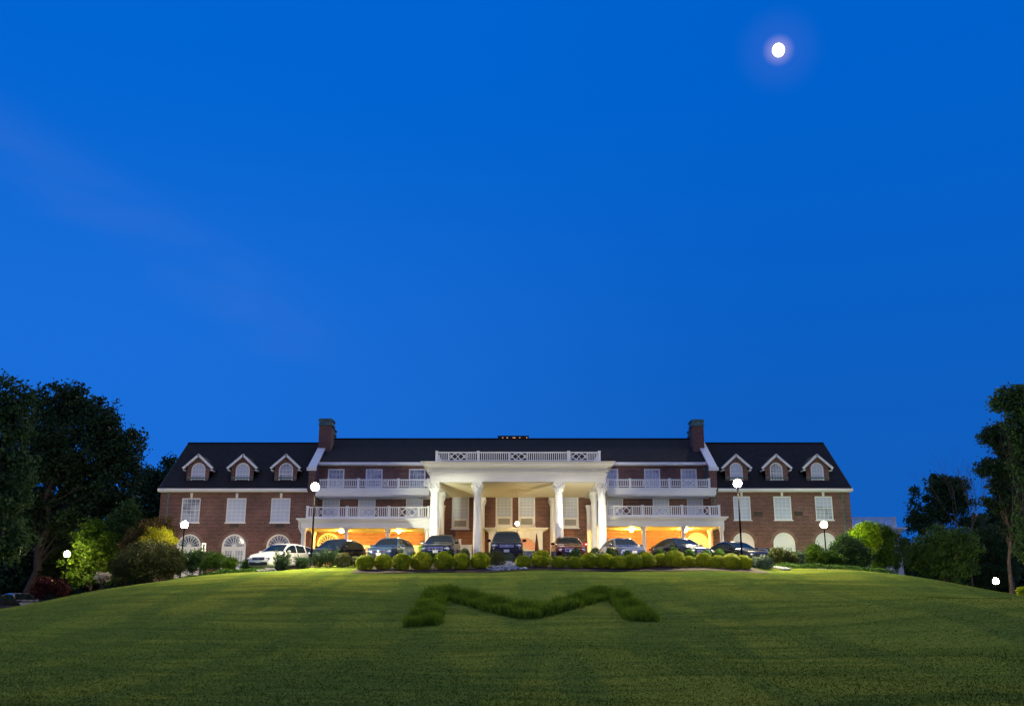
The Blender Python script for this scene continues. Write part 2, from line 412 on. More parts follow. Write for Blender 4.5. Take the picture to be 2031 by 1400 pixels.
def win(h, Y, cols, rows, pane='blind', keystone=False, mid=True, sill=True, grille=None, fw=.07, muntin=.022, name='window', kz=0.):
    xa, xb, za, zb, _ = h; d = .12; yf = Y + .02
    f = MB(); f.box(xa, xa + fw, yf, Y + d, za, zb); f.box(xb - fw, xb, yf, Y + d, za, zb)
    f.box(xa + fw, xb - fw, yf, Y + d, zb - fw, zb); f.box(xa + fw, xb - fw, yf, Y + d, za, za + fw)
    fo = f.build(name, 'white', H)
    z0 = za + fw
    if grille:
        zg = za + grille; g = MB().box(xa + fw, xb - fw, yf, Y + d, zg - .09, zg); g.build('transom', 'white', fo)
        MB().box(xa + fw, xb - fw, Y + .05, Y + .07, z0, zg - .09).build('air_grille', 'cream', fo)
        b = MB().box(xa + fw + .10, xb - fw - .10, Y + .035, Y + .05, z0 + .07, zg - .15); b.build('vent_panel', 'grille', fo); z0 = zg
    pn = MB().add([(xa + fw, Y + .09, z0), (xb - fw, Y + .09, z0), (xb - fw, Y + .09, zb - fw), (xa + fw, Y + .09, zb - fw)], [(0, 1, 2, 3)])
    pn.build('pane', 'curtain' if pane == 'half' else pane, fo)
    if pane == 'half':
        zz = z0 + (zb - fw - z0) * .56; MB().box(xa + fw + .01, xb - fw - .01, Y + .072, Y + .088, zz, zb - fw).build('roller_blind', 'blind', fo)
    g = MB()
    for i in range(1, cols):
        x = xa + fw + (xb - xa - 2 * fw) * i / cols; g.box(x - muntin / 2, x + muntin / 2, Y + .066, Y + .088, z0, zb - fw)
    for j in range(1, rows):
        z = z0 + (zb - fw - z0) * j / rows; t = muntin * (2.2 if mid and j * 2 == rows else 1)
        g.box(xa + fw, xb - fw, Y + .06, Y + .084, z - t / 2, z + t / 2)
    if g.v: g.build('muntins', 'white' if pane != 'curtain' else 'white_old', fo)
    if sill: MB().box(xa - .06, xb + .06, Y - .07, Y + .02, za - .08, za).build('sill', 'white', fo)
    if keystone:
        cx = (xa + xb) / 2
        MB().prism([(cx - .07, zb + .01), (cx + .07, zb + .01), (cx + .10, zb + .36), (cx - .10, zb + .36)], Y - .06, Y + .0).build('keystone', 'white', fo)
    return fo
def archring(cx, sp, r, wd, Y, name='brick_arch', m='brick_arch', proud=.025, n=20, parent=None):
    g = MB()
    for k in range(n):
        a, b = PI * k / n, PI * (k + 1) / n; q = []
        for y in (Y - proud, Y):
            q += [(cx + r * math.cos(a), y, sp + r * math.sin(a)), (cx + (r + wd) * math.cos(a), y, sp + (r + wd) * math.sin(a)),
                  (cx + (r + wd) * math.cos(b), y, sp + (r + wd) * math.sin(b)), (cx + r * math.cos(b), y, sp + r * math.sin(b))]
        g.add(q, [(0, 1, 2, 3), (0, 4, 5, 1), (1, 5, 6, 2), (2, 6, 7, 3), (3, 7, 4, 0)])
    return g.build(name, m, parent or H)
def fan_window(h, Y, kind='fan', frame='white', pane='pane_dark', door_pane='curtain'):
    xa, xb, za, zb, _ = h; r = (xb - xa) / 2; cx = (xa + xb) / 2; sp = zb - r; fw = .13 if r > .7 else .08
    f = MB(); n = 20; y0, y1 = Y + .02, Y + .13
    for k in range(n):
        a, b = PI * k / n, PI * (k + 1) / n; q = []
        for y in (y0, y1):
            for rr, t in ((r - fw, a), (r, a), (r, b), (r - fw, b)): q.append((cx + rr * math.cos(t), y, sp + rr * math.sin(t)))
        f.add(q, [(0, 1, 2, 3), (0, 3, 7, 4), (4, 7, 6, 5)])
    f.box(xa, xa + fw, y0, y1, za, sp); f.box(xb - fw, xb, y0, y1, za, sp)
    if kind != 'dormer': f.box(xa + fw, xb - fw, y0 - .01, y1, sp - .20, sp)
    fo = f.build('arched_window', frame, H)
    n = 18; pts = [(cx + (r - fw) * math.cos(PI * k / n), Y + .10, sp + (r - fw) * math.sin(PI * k / n)) for k in range(n + 1)]
    MB().add(pts, [tuple(range(n + 1))]).build('fanlight', frame if kind == 'solid' else pane, fo)
    if kind == 'fan':
        g = MB(); nb = 9
        for k in range(1, nb):
            a = PI * k / nb
            g.bar((cx + .12 * math.cos(a), Y + .08, sp + .12 * math.sin(a)), (cx + (r - fw) * math.cos(a), Y + .08, sp + (r - fw) * math.sin(a)), .032, .03)
        for k in range(nb):
            a, b = PI * (k + .12) / nb, PI * (k + .88) / nb; ri = (r - fw) * .90
            m2 = (a + b) / 2
            p1 = (cx + ri * math.cos(a), Y + .075, sp + ri * math.sin(a)); p2 = (cx + ri * .93 * math.cos(m2), Y + .075, sp + ri * .93 * math.sin(m2)); p3 = (cx + ri * math.cos(b), Y + .075, sp + ri * math.sin(b))
            g.bar(p1, p2, .022, .02); g.bar(p2, p3, .022, .02)
        hp = [(cx + .16 * math.cos(PI * k / 8), sp + .16 * math.sin(PI * k / 8)) for k in range(9)]
        g.prism(hp, Y + .05, Y + .09); g.build('fan_spokes', frame, fo)
    if kind in ('fan', 'solid'):
        # pair of doors under the fanlight
        d = MB(); ya, yb = Y + .05, Y + .11; zt = sp - .20; st = .10
        xs_ = [xa + fw, cx - .012, cx + .012, xb - fw]
        for a, b in ((xs_[0], xs_[1]), (xs_[2], xs_[3])):
            d.box(a, a + st, ya, yb, za, zt); d.box(b - st, b, ya, yb, za, zt); d.box(a + st, b - st, ya, yb, zt - .10, zt); d.box(a + st, b - st, ya, yb, za, za + .75)
            wdt = (b - a - 2 * st)
            for i in (1, 2): x = a + st + wdt * i / 3; d.box(x - .012, x + .012, ya + .02, yb - .01, za + .75, zt - .1)
            for j in (1, 2): z = za + .75 + (zt - .85 - za) * j / 3; d.box(a + st, b - st, ya + .022, yb - .012, z - .012, z + .012)
        d.build('door_leaves', frame, fo)
        MB().add([(xa + fw, Y + .10, za), (xb - fw, Y + .10, za), (xb - fw, Y + .10, zt), (xa + fw, Y + .10, zt)], [(0, 1, 2, 3)]).build('pane', door_pane, fo)
    if kind == 'dormer':
        MB().add([(xa + fw, Y + .10, za), (xb - fw, Y + .10, za), (xb - fw, Y + .10, sp), (xa + fw, Y + .10, sp)], [(0, 1, 2, 3)]).build('pane', pane, fo)
        g = MB(); hgt = zb - fw - za
        for i in (-1, 0, 1):
            x = cx + i * (r - fw) * .52; top = sp + math.sqrt(max(0, (r - fw) ** 2 - (x - cx) ** 2)); g.box(x - .011, x + .011, Y + .07, Y + .09, za, top)
        for j, t in ((.22, .022), (.45, .055), (.66, .022)): z = za + hgt * j; g.box(xa + fw, xb - fw, Y + .062, Y + .088, z - t / 2, z + t / 2)
        g.box(xa + fw, xb - fw, Y + .03, Y + .1, za, za + .07)
        g.build('muntins', frame, fo)
    return fo
# ---- wings
def wing(x0, x1, wins, arches, vents, side, arch_kind):
    holes = []; W2 = []
    for (a, b, c, d_, pane) in wins: h = rect(a, b, c, d_, YW); holes.append(h); W2.append((h, pane))
    A2 = []
    for (cx, py_top, rpx) in arches:
        zt = Zof(py_top, YW); x = Xof(cx, YW, Zof(py_top + 50, YW)); r = rpx * YW / F * .985
        h = (x - r, x + r, 3.5, zt, True); holes.append(h); A2.append(h)
    m = MB(); wall_holes(m, x0, x1, base_z, zWE, YW, holes)
    m.add([(x0, YBK, base_z), (x1, YBK, base_z), (x1, YBK, zWE), (x0, YBK, zWE)], [(0, 1, 2, 3)])
    for x in (x0, x1):
        m.add([(x, YW, base_z), (x, YBK, base_z), (x, YBK, zWE), (x, YR, zWR - .15), (x, YW, zWE)], [(0, 1, 2, 3, 4)])
    wl = m.build('wing_wall', 'brick', H)
    # dark backing inside the openings
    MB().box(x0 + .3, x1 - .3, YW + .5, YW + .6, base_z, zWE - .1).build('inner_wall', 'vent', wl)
    for i, (h, pane) in enumerate(W2): win(h, YW, 4, 6 if pane == 'blind' else 6, pane, keystone=True)
    for h in A2:
        fan_window(h, YW, arch_kind); r = (h[1] - h[0]) / 2
        archring((h[0] + h[1]) / 2, h[3] - r, r + .012, .20, YW)
        archring((h[0] + h[1]) / 2, h[3] - r, r + .235, .075, YW, m='brick', proud=.045)
    for (a, b, c, d_) in vents:
        xa, xb, za, zb, _ = rect(a, b, c, d_, YW); g = MB().box(xa, xb, YW - .02, YW + .01, za, zb)
        vo = g.build('wall_vent', 'vent', H); g = MB()
        for k in range(5): z = za + (zb - za) * (k + .5) / 5; g.box(xa + .02, xb - .02, YW - .035, YW - .02, z - .012, z + .012)
        g.box(xa - .03, xa, YW - .04, YW, za - .03, zb + .03); g.box(xb, xb + .03, YW - .04, YW, za - .03, zb + .03)
        g.box(xa, xb, YW - .04, YW, zb, zb + .03)
        g.build('louvre', 'bronze', vo)
    # roof slab, gutter
    ov = .12; t = .16
    def rp(y, z, x): return (x, y, z)
    xs0 = x0 - (ov if side < 0 else 0); xs1 = x1 + (ov if side > 0 else 0)
    sl = (zWR - zWE) / (YR - (YW - .3))
    rf = MB(); rf.prismx([(YW - .3, zWE), (YR, zWR), (YBK + .3, zWE), (YBK + .3, zWE - t), (YR, zWR - t * 1.2), (YW - .3, zWE - t)], xs0, xs1)
    ro = rf.build('wing_roof', 'roof', H)
    MB().box(xs0, xs1, YR - .09, YR + .09, zWR - .02, zWR + .05).build('ridge_cap', 'roof', ro)
    MB().box(xs0 - .01, xs1, YW - .46, YW - .302, zWE - .20, zWE - .01).build('gutter', 'white', ro)
    MB().box(xs0, xs1, YW - .30, YW - .002, zWE - .24, zWE - .162).build('soffit', 'white_old', ro)
    # thin white verge on the outer gable
    xe = x0 - ov - .02 if side < 0 else x1 + ov + .02
    v = MB(); v.prismx([(YW - .3, zWE - .0), (YR, zWR), (YR, zWR - .16), (YW - .3, zWE - .16)], xe, xe + .018); v.build('verge', 'copper', ro)
    return sl
slope = wing(XWL, -15.1, [(359.5, 396.4, 987.6, 1035.7, 'curtain'), (449, 487.5, 987.6, 1035.7, 'blind'), (537, 575.2, 987.6, 1035.7, 'blind')],
     [(372, 1058.8, 23.9), (461.9, 1058.8, 23.9), (550.5, 1058.8, 23.9)],
     [(457.4, 473, 1037.5, 1046), (546.5, 562.3, 1037.5, 1046)], -1, 'fan')
wing(15.2, XWR, [(1455, 1489, 984, 1030.6, 'blind'), (1535, 1569.9, 984, 1030.6, 'blind'), (1617.3, 1651.8, 984, 1030.6, 'half')],
     [(1476.5, 1055.6, 21.5), (1557.6, 1055.6, 21.5), (1640.8, 1055.6, 21.5)],
     [(1495.8, 1511.4, 1015.5, 1023.5), (1576, 1591.5, 1014.5, 1022.5)], 1, 'solid')
def dormer(cpx, top_px, bot_px, peak_px, wpx):
    Y = YW + .62; zr = zWE + slope * (Y - (YW - .3))
    za, zb = Zof(bot_px, Y), Zof(top_px, Y); cx = Xof(cpx, Y, (za + zb) / 2); r = wpx / 2 * Y / F
    zp = Zof(peak_px, Y - .15); hw = 22.5 * Y / F; ze = Zof(922.5, Y)
    h = (cx - r, cx + r, za, zb, True)
    yb = lambda z: (YW - .3) + (z - zWE) / slope      # where the slope reaches height z
    m = MB(); spz = zb - r; ztp = lambda x: zp - .12 - (zp - .12 - ze) * abs(x - cx) / hw
    xs_ = sorted([cx - hw, cx + hw] + [cx + r * math.cos(PI * k / 16) for k in range(17)])
    arc = lambda x: spz + math.sqrt(max(0, r * r - (x - cx) ** 2)) if abs(x - cx) <= r + 1e-6 else za
    for q0, q1 in zip(xs_[:-1], xs_[1:]):
        inn = abs((q0 + q1) / 2 - cx) < r; b0, b1 = (arc(q0), arc(q1)) if inn else (za, za)
        m.add([(q0, Y, b0), (q1, Y, b1), (q1, Y, ztp(q1)), (q0, Y, ztp(q0))], [(0, 1, 2, 3)])
        if inn: m.add([(q0, Y, b0), (q1, Y, b1), (q1, Y + .14, b1), (q0, Y + .14, b0)], [(0, 1, 2, 3)])
    for q0 in (cx - r, cx + r): m.add([(q0, Y, za), (q0, Y, spz), (q0, Y + .14, spz), (q0, Y + .14, za)], [(0, 1, 2, 3)])
    for s in (-1, 1):
        x = cx + s * hw; m.add([(x, Y, za), (x, yb(ze) + .3, ze), (x, Y, ze)], [(0, 1, 2)])
        m.add([(x, Y, za), (x, Y, ze), (x, yb(ze), ze), (x, yb(za), za)], [(0, 1, 2, 3)])
    do = m.build('dormer', 'brick', H)
    # roof planes running back into the main slope, white raking trim in front
    ovx = .24; rr = MB(); tr = MB(); zse = ze - ovx * (zp - ze) / hw
    for s in (-1, 1):
        x = cx + s * (hw + ovx); yf = Y - .20
        a = [(cx, yf, zp), (x, yf, zse), (x, yb(zse) + .1, zse), (cx, yb(zp) + .1, zp)]
        b = [(p[0], p[1], p[2] - .10) for p in a]
        rr.add(a + b, [(0, 1, 2, 3), (7, 6, 5, 4), (0, 4, 5, 1), (1, 5, 6, 2)])
        tr.bar((cx - s * .03, yf - .03, zp - .035), (x + s * .03, yf - .03, zse - .045), .17, .05)
        tr.box(min(x, x - s * .16), max(x, x - s * .16), yf, Y + .6, zse - .2, zse - .12)
    rr.build('dormer_roof', 'roof', do); tr.build('raking_trim', 'white', do)
    MB().box(cx - hw - .02, cx + hw + .02, Y - .03, Y + .02, Zof(948.5, Y), Zof(946, Y)).build('flashing', 'copper', do)
    fan_window(h, Y, 'dormer', pane='blind' if random.random() < .5 else 'curtain')
# dormer arch tops sit inside the gable: raise the wall top
for c in (393.2, 481.2, 567): dormer(c, 917.5, 955.5, 900.9, 28)
for c in (1460.4, 1540, 1621): dormer(c, 917, 953.6, 900.9, 25.5)

# ---- main block
zME = Zof(916.5, YM - .35); zMR = Zof(870.5, YR + .1); msl = (zMR - zME) / (YR + .1 - (YM - .35))
up_w = [(650, 682.5, 929.7, 968.5), (725, 758.5, 929.7, 968.5), (810.7, 843.5, 929.7, 968.5), (1196, 1226.5, 929.5, 968.5), (1278, 1309.6, 929.5, 968.5), (1350.4, 1382.4, 929.5, 968.5)]
lo_w = [(639, 673.5, 986, 1030), (710, 744.5, 986, 1030), (805, 838.7, 986, 1030), (1203, 1236, 984.4, 1030), (1295, 1327.8, 984.4, 1030), (1363, 1395, 984.4, 1030)]
ce_w = [(896, 930.3, 984, 1048), (983, 1016.5, 984, 1044), (1028, 1061.4, 984, 1044), (1114.5, 1147.6, 984, 1046)]
holes = []; ws = []
for r_ in up_w: h = rect(*r_, YM); holes.append(h); ws.append((h, 'up'))
for r_ in lo_w: h = rect(*r_, YM); holes.append(h); ws.append((h, 'lo'))
for r_ in ce_w: h = rect(*r_, YM); holes.append(h); ws.append((h, 'ce'))
arL = (Xof(651, YM, 6) - .84, Xof(651, YM, 6) + .84, 3.2, Zof(1056.5, YM), True)
arR = (Xof(1383.7, YM, 6) - .86, Xof(1383.7, YM, 6) + .86, 3.2, Zof(1056, YM), True)
holes += [arL, arR]
# french doors inside the porches
fd = [(712, 735), (738, 761), (815, 846), (1256, 1281)]
FD = [(Xof(a, YM, 5.5), Xof(b, YM, 5.5), 3.2, Zof(1081, YM), False) for a, b in fd]; holes += FD
m = MB(); wall_holes(m, XGL + .25, XGR - .25, base_z, zME, YM, holes)
m.add([(XGL, YBK, base_z), (XGR, YBK, base_z), (XGR, YBK, zME), (XGL, YBK, zME)], [(0, 1, 2, 3)])
mw = m.build('main_wall', 'brick', H)
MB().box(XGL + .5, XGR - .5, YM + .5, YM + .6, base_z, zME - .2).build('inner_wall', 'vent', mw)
for h, k in ws:
    if k == 'up': win(h, YM, 4, 4, 'curtain', sill=False, mid=False, name='french_door', fw=.09)
    if k == 'lo': win(h, YM, 4, 6, 'blind', fw=.07)
    if k == 'ce': win(h, YM, 4, 6, 'blind', grille=.75, fw=.10)
fan_window(arL, YM, 'fan', frame='cream', pane='pane_dark', door_pane='pane_dark'); archring((arL[0] + arL[1]) / 2, arL[3] - .84, .852, .15, YM)
fan_window(arR, YM, 'solid', frame='cream', door_pane='blind'); archring((arR[0] + arR[1]) / 2, arR[3] - .86, .872, .15, YM)
for h in FD: win(h, YM, 3, 4, 'curtain', sill=False, mid=False, name='french_door', fw=.12)
# roof
rf = MB(); rf.prismx([(YM - .35, zME), (YR + .1, zMR), (YBK + .3, zME), (YBK + .3, zME - .16), (YR + .1, zMR - .2), (YM - .35, zME - .16)], XGL + .26, XGR - .26)
ro = rf.build('main_roof', 'roof', H)
MB().box(XGL + .3, XGR - .3, YR, YR + .2, zMR - .02, zMR + .06).build('ridge_cap', 'roof', ro)
MB().box(XGL + .26, XGR - .26, YM - .50, YM - .352, zME - .19, zME - .01).build('gutter', 'white', ro)
MB().box(XGL + .26, XGR - .26, YM - .35, YM - .002, zME - .22, zME - .162).build('soffit', 'white_old', ro)
# gable parapets with sloping white copings
for X in (XGL, XGR):
    zk = Zof(930, YW - .1); zt = zMR + .22
    g = MB(); g.prismx([(YW - .03, base_z), (YW - .03, zk), (YR + .1, zt), (YBK + .02, zk), (YBK + .02, base_z)], X - .25, X + .25)
    go = g.build('gable_wall', 'brick', H)
    c = MB(); d = .14
    c.prismx([(YW - .25, zk), (YR + .1 - .6, zt - .6 * (zt - zk) / (YR - YW + .1)), (YR + .1 - .6, zt + d - .6 * (zt - zk) / (YR - YW + .1)), (YW - .25, zk + d)], X - .30, X + .30)
    c.prismx([(YR + .7, zt - .33), (YBK + .2, zk), (YBK + .2, zk + d), (YR + .7, zt + d - .33)], X - .30, X + .30)
    c.box(X - .36, X + .36, YW - .34, YW - .252, zk - .14, zk + .12)
    c.build('coping', 'white', go)
# chimneys
def chimney(px0, px1, Y0, dep, toppx):
    zt = Zof(toppx, Y0); xa, xb = Xof(px0, Y0, zt), Xof(px1, Y0, zt)
    co = MB().box(xa, xb, Y0, Y0 + dep, zWE + 1.0, zt - .55).build('chimney', 'brick_chimney', H)
    c = MB(); c.box(xa - .07, xb + .07, Y0 - .07, Y0 + dep + .07, zt - .55, zt - .47); c.box(xa - .02, xb + .02, Y0 - .02, Y0 + dep + .02, zt - .47, zt - .14)
    c.box(xa - .09, xb + .09, Y0 - .09, Y0 + dep + .09, zt - .14, zt - .06); c.box(xa, xb, Y0, Y0 + dep, zt - .06, zt)
    for k in range(4):
        x = xa + (xb - xa) * (k + .5) / 4; c.box(x - .05, x + .05, Y0 - .035, Y0 - .02, zt - .42, zt - .19)
    c.build('chimney_cap', 'copper', co)
chimney(634, 658, 75.0, 1.35, 829.5); chimney(639, 662, 79.3, 1.2, 848.5)
chimney(1372.5, 1394.5, 75.0, 1.35, 831.2); chimney(1369, 1389.5, 79.3, 1.2, 850.5)
# roof plant screen with small lights, behind the ridge
xa, xb = Xof(988, 79, 14), Xof(1048, 79, 14); zt = Zof(865.3, 79)
rs = MB().box(xa, xb, 79, 79.6, zMR - 1.2, zt).build('roof_screen', 'bronze', H)
MB().box(xa - .05, xb + .05, 78.92, 79.7, zt, zt + .05).build('screen_cap', 'dark_metal', rs)
mat('tiny_lamp', (1, .6, .3), .5, emis=(1, .42, .12), es=1.0)
for px in (997, 1006, 1018, 1021, 1031, 1045):
    x = Xof(px, 78.9, 14); MB().ell((x, 78.95, Zof(867.6, 78.9)), .05 + .03 * random.random(), .03, .035, 8, 5).build('small_lamp', 'tiny_lamp', rs)

# ---- classical columns
def column(name, x, y, z0, z1, r, cap_h, parent=H, square=False, m='white', corinth=True):
    s = MB(); zc = z1 - cap_h; hb = .28 * r * 2
    prof = [(r, hb), (r * 1.0, hb + (zc - z0) * .3), (r * .97, hb + (zc - z0) * .55), (r * .86, zc - z0 - .03), (r * .95, zc - z0)]
    nfl = 24
    s.lathe(prof, (x, y, z0), 48, lambda j, a: 1 - .022 * (math.cos(a * nfl) > 0)); co = s.build(name, m, parent); smooth_by_angle(co, R(50))
    b = MB(); b.lathe([(r * 1.35, .0), (r * 1.35, hb * .35), (r * 1.15, hb * .55), (r * 1.22, hb * .8), (r, hb)], (x, y, z0 + .0), 24); b.box(x - r * 1.45, x + r * 1.45, y - r * 1.45, y + r * 1.45, z0 - .3, z0); b.build('base', m, co)
    c = MB(); rt = r * .86
    c.lathe([(rt * 1.06, -.04), (rt * 1.06, .0), (rt * .98, .02), (rt * 1.0, cap_h * .3), (rt * 1.1, cap_h * .6), (rt * 1.38, cap_h * .85)], (x, y, zc), 20)
    a_ = rt * 1.62; n = 6; pts = []
    for q in range(4):             # abacus with hollow sides
        c0 = PI / 4 + q * PI / 2; c1 = c0 + PI / 2; p0 = Vector((math.cos(c0), math.sin(c0))) * a_ * 1.18; p1 = Vector((math.cos(c1), math.sin(c1))) * a_ * 1.18
        mid = (p0 + p1) / 2; inn = mid.normalized() * -.16 * a_
        for i in range(n): t = i / n; pts.append(p0.lerp(p1, t) + inn * (4 * t * (1 - t)))
    zt0, zt1 = zc + cap_h * .86, z1; k = len(pts)
    c.add([(x + p.x, y + p.y, zt0) for p in pts] + [(x + p.x * 1.05, y + p.y * 1.05, zt1) for p in pts], [tuple(range(k - 1, -1, -1)), tuple(range(k, 2 * k))] + [(i, (i + 1) % k, (i + 1) % k + k, i + k) for i in range(k)])
    def leaf(ang, h0, h1, rb, out, wd):
        d = Vector((math.cos(ang), math.sin(ang), 0)); t = Vector((-d.y, d.x, 0)); o = Vector((x, y, zc)); q = []
        for f_, rr, ww in ((0, rb, 1.), (.4, rb + out * .25, 1.05), (.75, rb + out * .6, .9), (.95, rb + out, .6), (.82, rb + out * 1.15, .3)):
            z = h0 + (h1 - h0) * f_
            q += [o + d * rr + t * wd * ww / 2 + Vector((0, 0, z)), o + d * (rr + .035 * r / .27) + Vector((0, 0, z)), o + d * rr - t * wd * ww / 2 + Vector((0, 0, z))]
        c.add(q, [(3 * i + j, 3 * i + j + 1, 3 * i + j + 4, 3 * i + j + 3) for i in range(4) for j in (0, 1)])
    if corinth:
        for i in range(8): leaf(i * PI / 4, .02, cap_h * .42, rt * 1.05, rt * .50, rt * .58); leaf(i * PI / 4 + PI / 8, cap_h * .05, cap_h * .70, rt * 1.04, rt * .62, rt * .50)
        for q in range(4):
            an = PI / 4 + q * PI / 2; d = Vector((math.cos(an), math.sin(an), 0)); o = Vector((x, y, zc))
            c.tube(o + d * rt + Vector((0, 0, cap_h * .5)), o + d * a_ * .98 + Vector((0, 0, cap_h * .80)), .03 * r / .27, .05 * r / .27, 6)
            t = Vector((-d.y, d.x, 0)); e = o + d * a_ * .98 + Vector((0, 0, cap_h * .76)); c.tube(e - t * .05 * r / .27, e + t * .05 * r / .27, .085 * r / .27, .085 * r / .27, 10)
    c.build('capital', m, co); return co
# ---- portico
zA = Zof(955, YC - .3)                 # underside of the beam
zTop = Zof(914.3, YC - .95)
xPL, xPR = Xof(853.6, YC - .3, zA), Xof(1201.8, YC - .3, zA)
bw = .62; yf, ybk = YC - .31, YM - .01
zf = zA + (zTop - zA) * .36; zden = Zof(934.2, YC - .35); 
e = MB()
e.box(xPL, xPR, yf, yf + bw, zA, zf); e.box(xPL, xPL + bw, yf + bw, ybk, zA, zf); e.box(xPR - bw, xPR, yf + bw, ybk, zA, zf)
e.box(xPL - .11, xPR + .11, yf - .11, ybk, zf - .02, zf + .07); e.box(xPL - .04, xPR + .04, yf - .04, ybk, zA + (zf - zA) * .5, zf - .02)
e.box(xPL + .01, xPR - .01, yf + .01, ybk, zf + .06, zden)
en = e.build('portico_beam', 'white', H)
zd1 = Zof(927.5, YC - .4)
c = MB(); st = [(.10, zden, zden + .05)]
hh = zTop - zd1
c.box(xPL - .02, xPR + .02, yf - .02, ybk, zden, zd1 + .0); c.box(xPL - .16, xPR + .16, yf - .16, ybk, zden - .06, zden)
prof = [(.20, zd1, zd1 + hh * .16), (.36, zd1 + hh * .16, zd1 + hh * .3), (.46, zd1 + hh * .3, zd1 + hh * .62)]
for o_, a, b in prof: c.box(xPL - o_, xPR + o_, yf - o_, ybk, a, b)
# crowning moulding that flares outwards
def frustum(g, o0, o1, z0, z1):
    v = []
    for o_, z in ((o0, z0), (o1, z1)): v += [(xPL - o_, yf - o_, z), (xPR + o_, yf - o_, z), (xPR + o_, ybk, z), (xPL - o_, ybk, z)]
    g.add(v, [(0, 1, 5, 4), (1, 2, 6, 5), (2, 3, 7, 6), (3, 0, 4, 7), (3, 2, 1, 0), (4, 5, 6, 7)])
frustum(c, .47, .60, zd1 + hh * .62, zd1 + hh * .92); c.box(xPL - .62, xPR + .62, yf - .62, ybk, zd1 + hh * .92, zTop)
c.build('cornice', 'white', en)
d = MB(); nd = 62
for k in range(nd):
    x = xPL - .06 + (xPR - xPL + .12) * (k + .5) / nd; d.box(x - .055, x + .055, yf - .20, yf - .022, zden + .025, zd1 - .003)
for k in range(60):
    y = yf + 9.5 * (k + .5) / 60; d.box(xPL - .17, xPL - .082, y - .042, y + .042, zden + .03, zd1 - .003); d.box(xPR + .082, xPR + .17, y - .042, y + .042, zden + .03, zd1 - .003)
d.build('dentils', 'white', en)
MB().box(xPL + bw, xPR - bw, yf + bw, ybk, zA + .06, zA + .12).build('portico_ceiling', 'ceiling', H)
gz = lambda x, y: G(x, y)
cols_x = [Xof(p, YC, 7) for p in (860.6, 946.8, 1108.6, 1194.3)]
for x in cols_x: column('portico_column', x, YC, gz(x, YC) + .12, zA, .275, .66)
for x in (cols_x[0], cols_x[3]): column('portico_column', x, 69.6, 3.9, zA, .25, .60)
for x in (cols_x[1], cols_x[2]): column('portico_column', x, 72.95, 3.9, zA, .24, .58)
# side returns at porch level behind the portico
for x, s in ((Xof(876.5, 73.2, 6), 1), (Xof(1168.6, 73.2, 6), -1)):
    p = MB().box(x - .14, x + .14, 72.9, YM - .01, base_z, Zof(1012, 73)).build('pilaster', 'white', H)
    g = MB(); z = Zof(1012, 73); g.box(x - .18, x + .18, 72.85, YM - .012, z, z + .06); g.box(x - .22, x + .22, 72.8, YM - .012, z + .30, z + .38)
    g.add([(x - .15, 72.88, z + .06), (x + .15, 72.88, z + .06), (x + .2, 72.82, z + .3), (x - .2, 72.82, z + .3), (x - .15, YM - .02, z + .06), (x + .15, YM - .02, z + .06), (x + .2, YM - .02, z + .3), (x - .2, YM - .02, z + .3)], [(0, 1, 2, 3), (0, 3, 7, 4), (1, 5, 6, 2)])
    g.build('capital', 'white', p)
# ---- balustrades
def balustrade(x0, x1, y, z0, z1, posts, lats, m='white', end=(True, True), plank=0.):
    r = MB(); hgt = z1 - z0; zb = z0 + .09
    r.box(x0, x1, y - .05, y + .05, z1 - .07, z1); r.box(x0, x1, y - .035, y + .035, zb, zb + .05)
    if plank: r.box(x0, x1, y - .06, y + .06, z0, zb - .0)
    skip = [(p - .08, p + .08) for p in posts] + lats; n = int((x1 - x0) / .135)
    for k in range(n):
        x = x0 + (x1 - x0) * (k + .5) / n
        if any(a < x < b for a, b in skip): continue
        r.box(x - .024, x + .024, y - .022, y + .022, zb + .05, z1 - .07)
    ro_ = r.build('balustrade', m, H)
    for p in posts:
        MB().box(p - .075, p + .075, y - .075, y + .075, z0, z1 + .02).box(p - .095, p + .095, y - .095, y + .095, z1 + .02, z1 + .06).build('post', m, ro_)
    for a, b in lats:
        l = MB(); za, zc = zb + .05, z1 - .07; zm = (za + zc) / 2; t = .04; wd = b - a
        l.box(a - .025, a + .025, y - .03, y + .03, za, zc); l.box(b - .025, b + .025, y - .03, y + .03, za, zc)
        nx = 3
        for i in range(nx):
            u0, u1 = a + wd * i / nx, a + wd * (i + 1) / nx
            l.bar((u0, y - .008, za), (u1, y - .008, zc), t, .025); l.bar((u0, y + .010, zc), (u1, y + .010, za), t, .025)
        l.bar((a, y - .02, zm), ((a + b) / 2, y - .02, zc), .03, .015); l.bar((a, y + .024, zm), ((a + b) / 2, y + .024, za), .03, .015)
        l.bar(((a + b) / 2, y - .02, zc), (b, y - .02, zm), .03, .015); l.bar(((a + b) / 2, y + .024, za), (b, y + .024, zm), .03, .015)
        l.build('lattice_panel', m, ro_)
    return ro_
def xs_of(lst, Y, Z): return [Xof(p, Y, Z) for p in lst]
zr1 = Zof(896, YC - .5)
balustrade(Xof(866, YC - .5, zTop), Xof(1189, YC - .5, zTop), YC - .5, zTop, zr1, xs_of((866, 948.3, 1127.9, 1189), YC - .5, zTop),
           [tuple(xs_of(q, YC - .5, zTop)) for q in ((889.6, 926.4), (1010, 1046.8), (1130.8, 1166.4))])
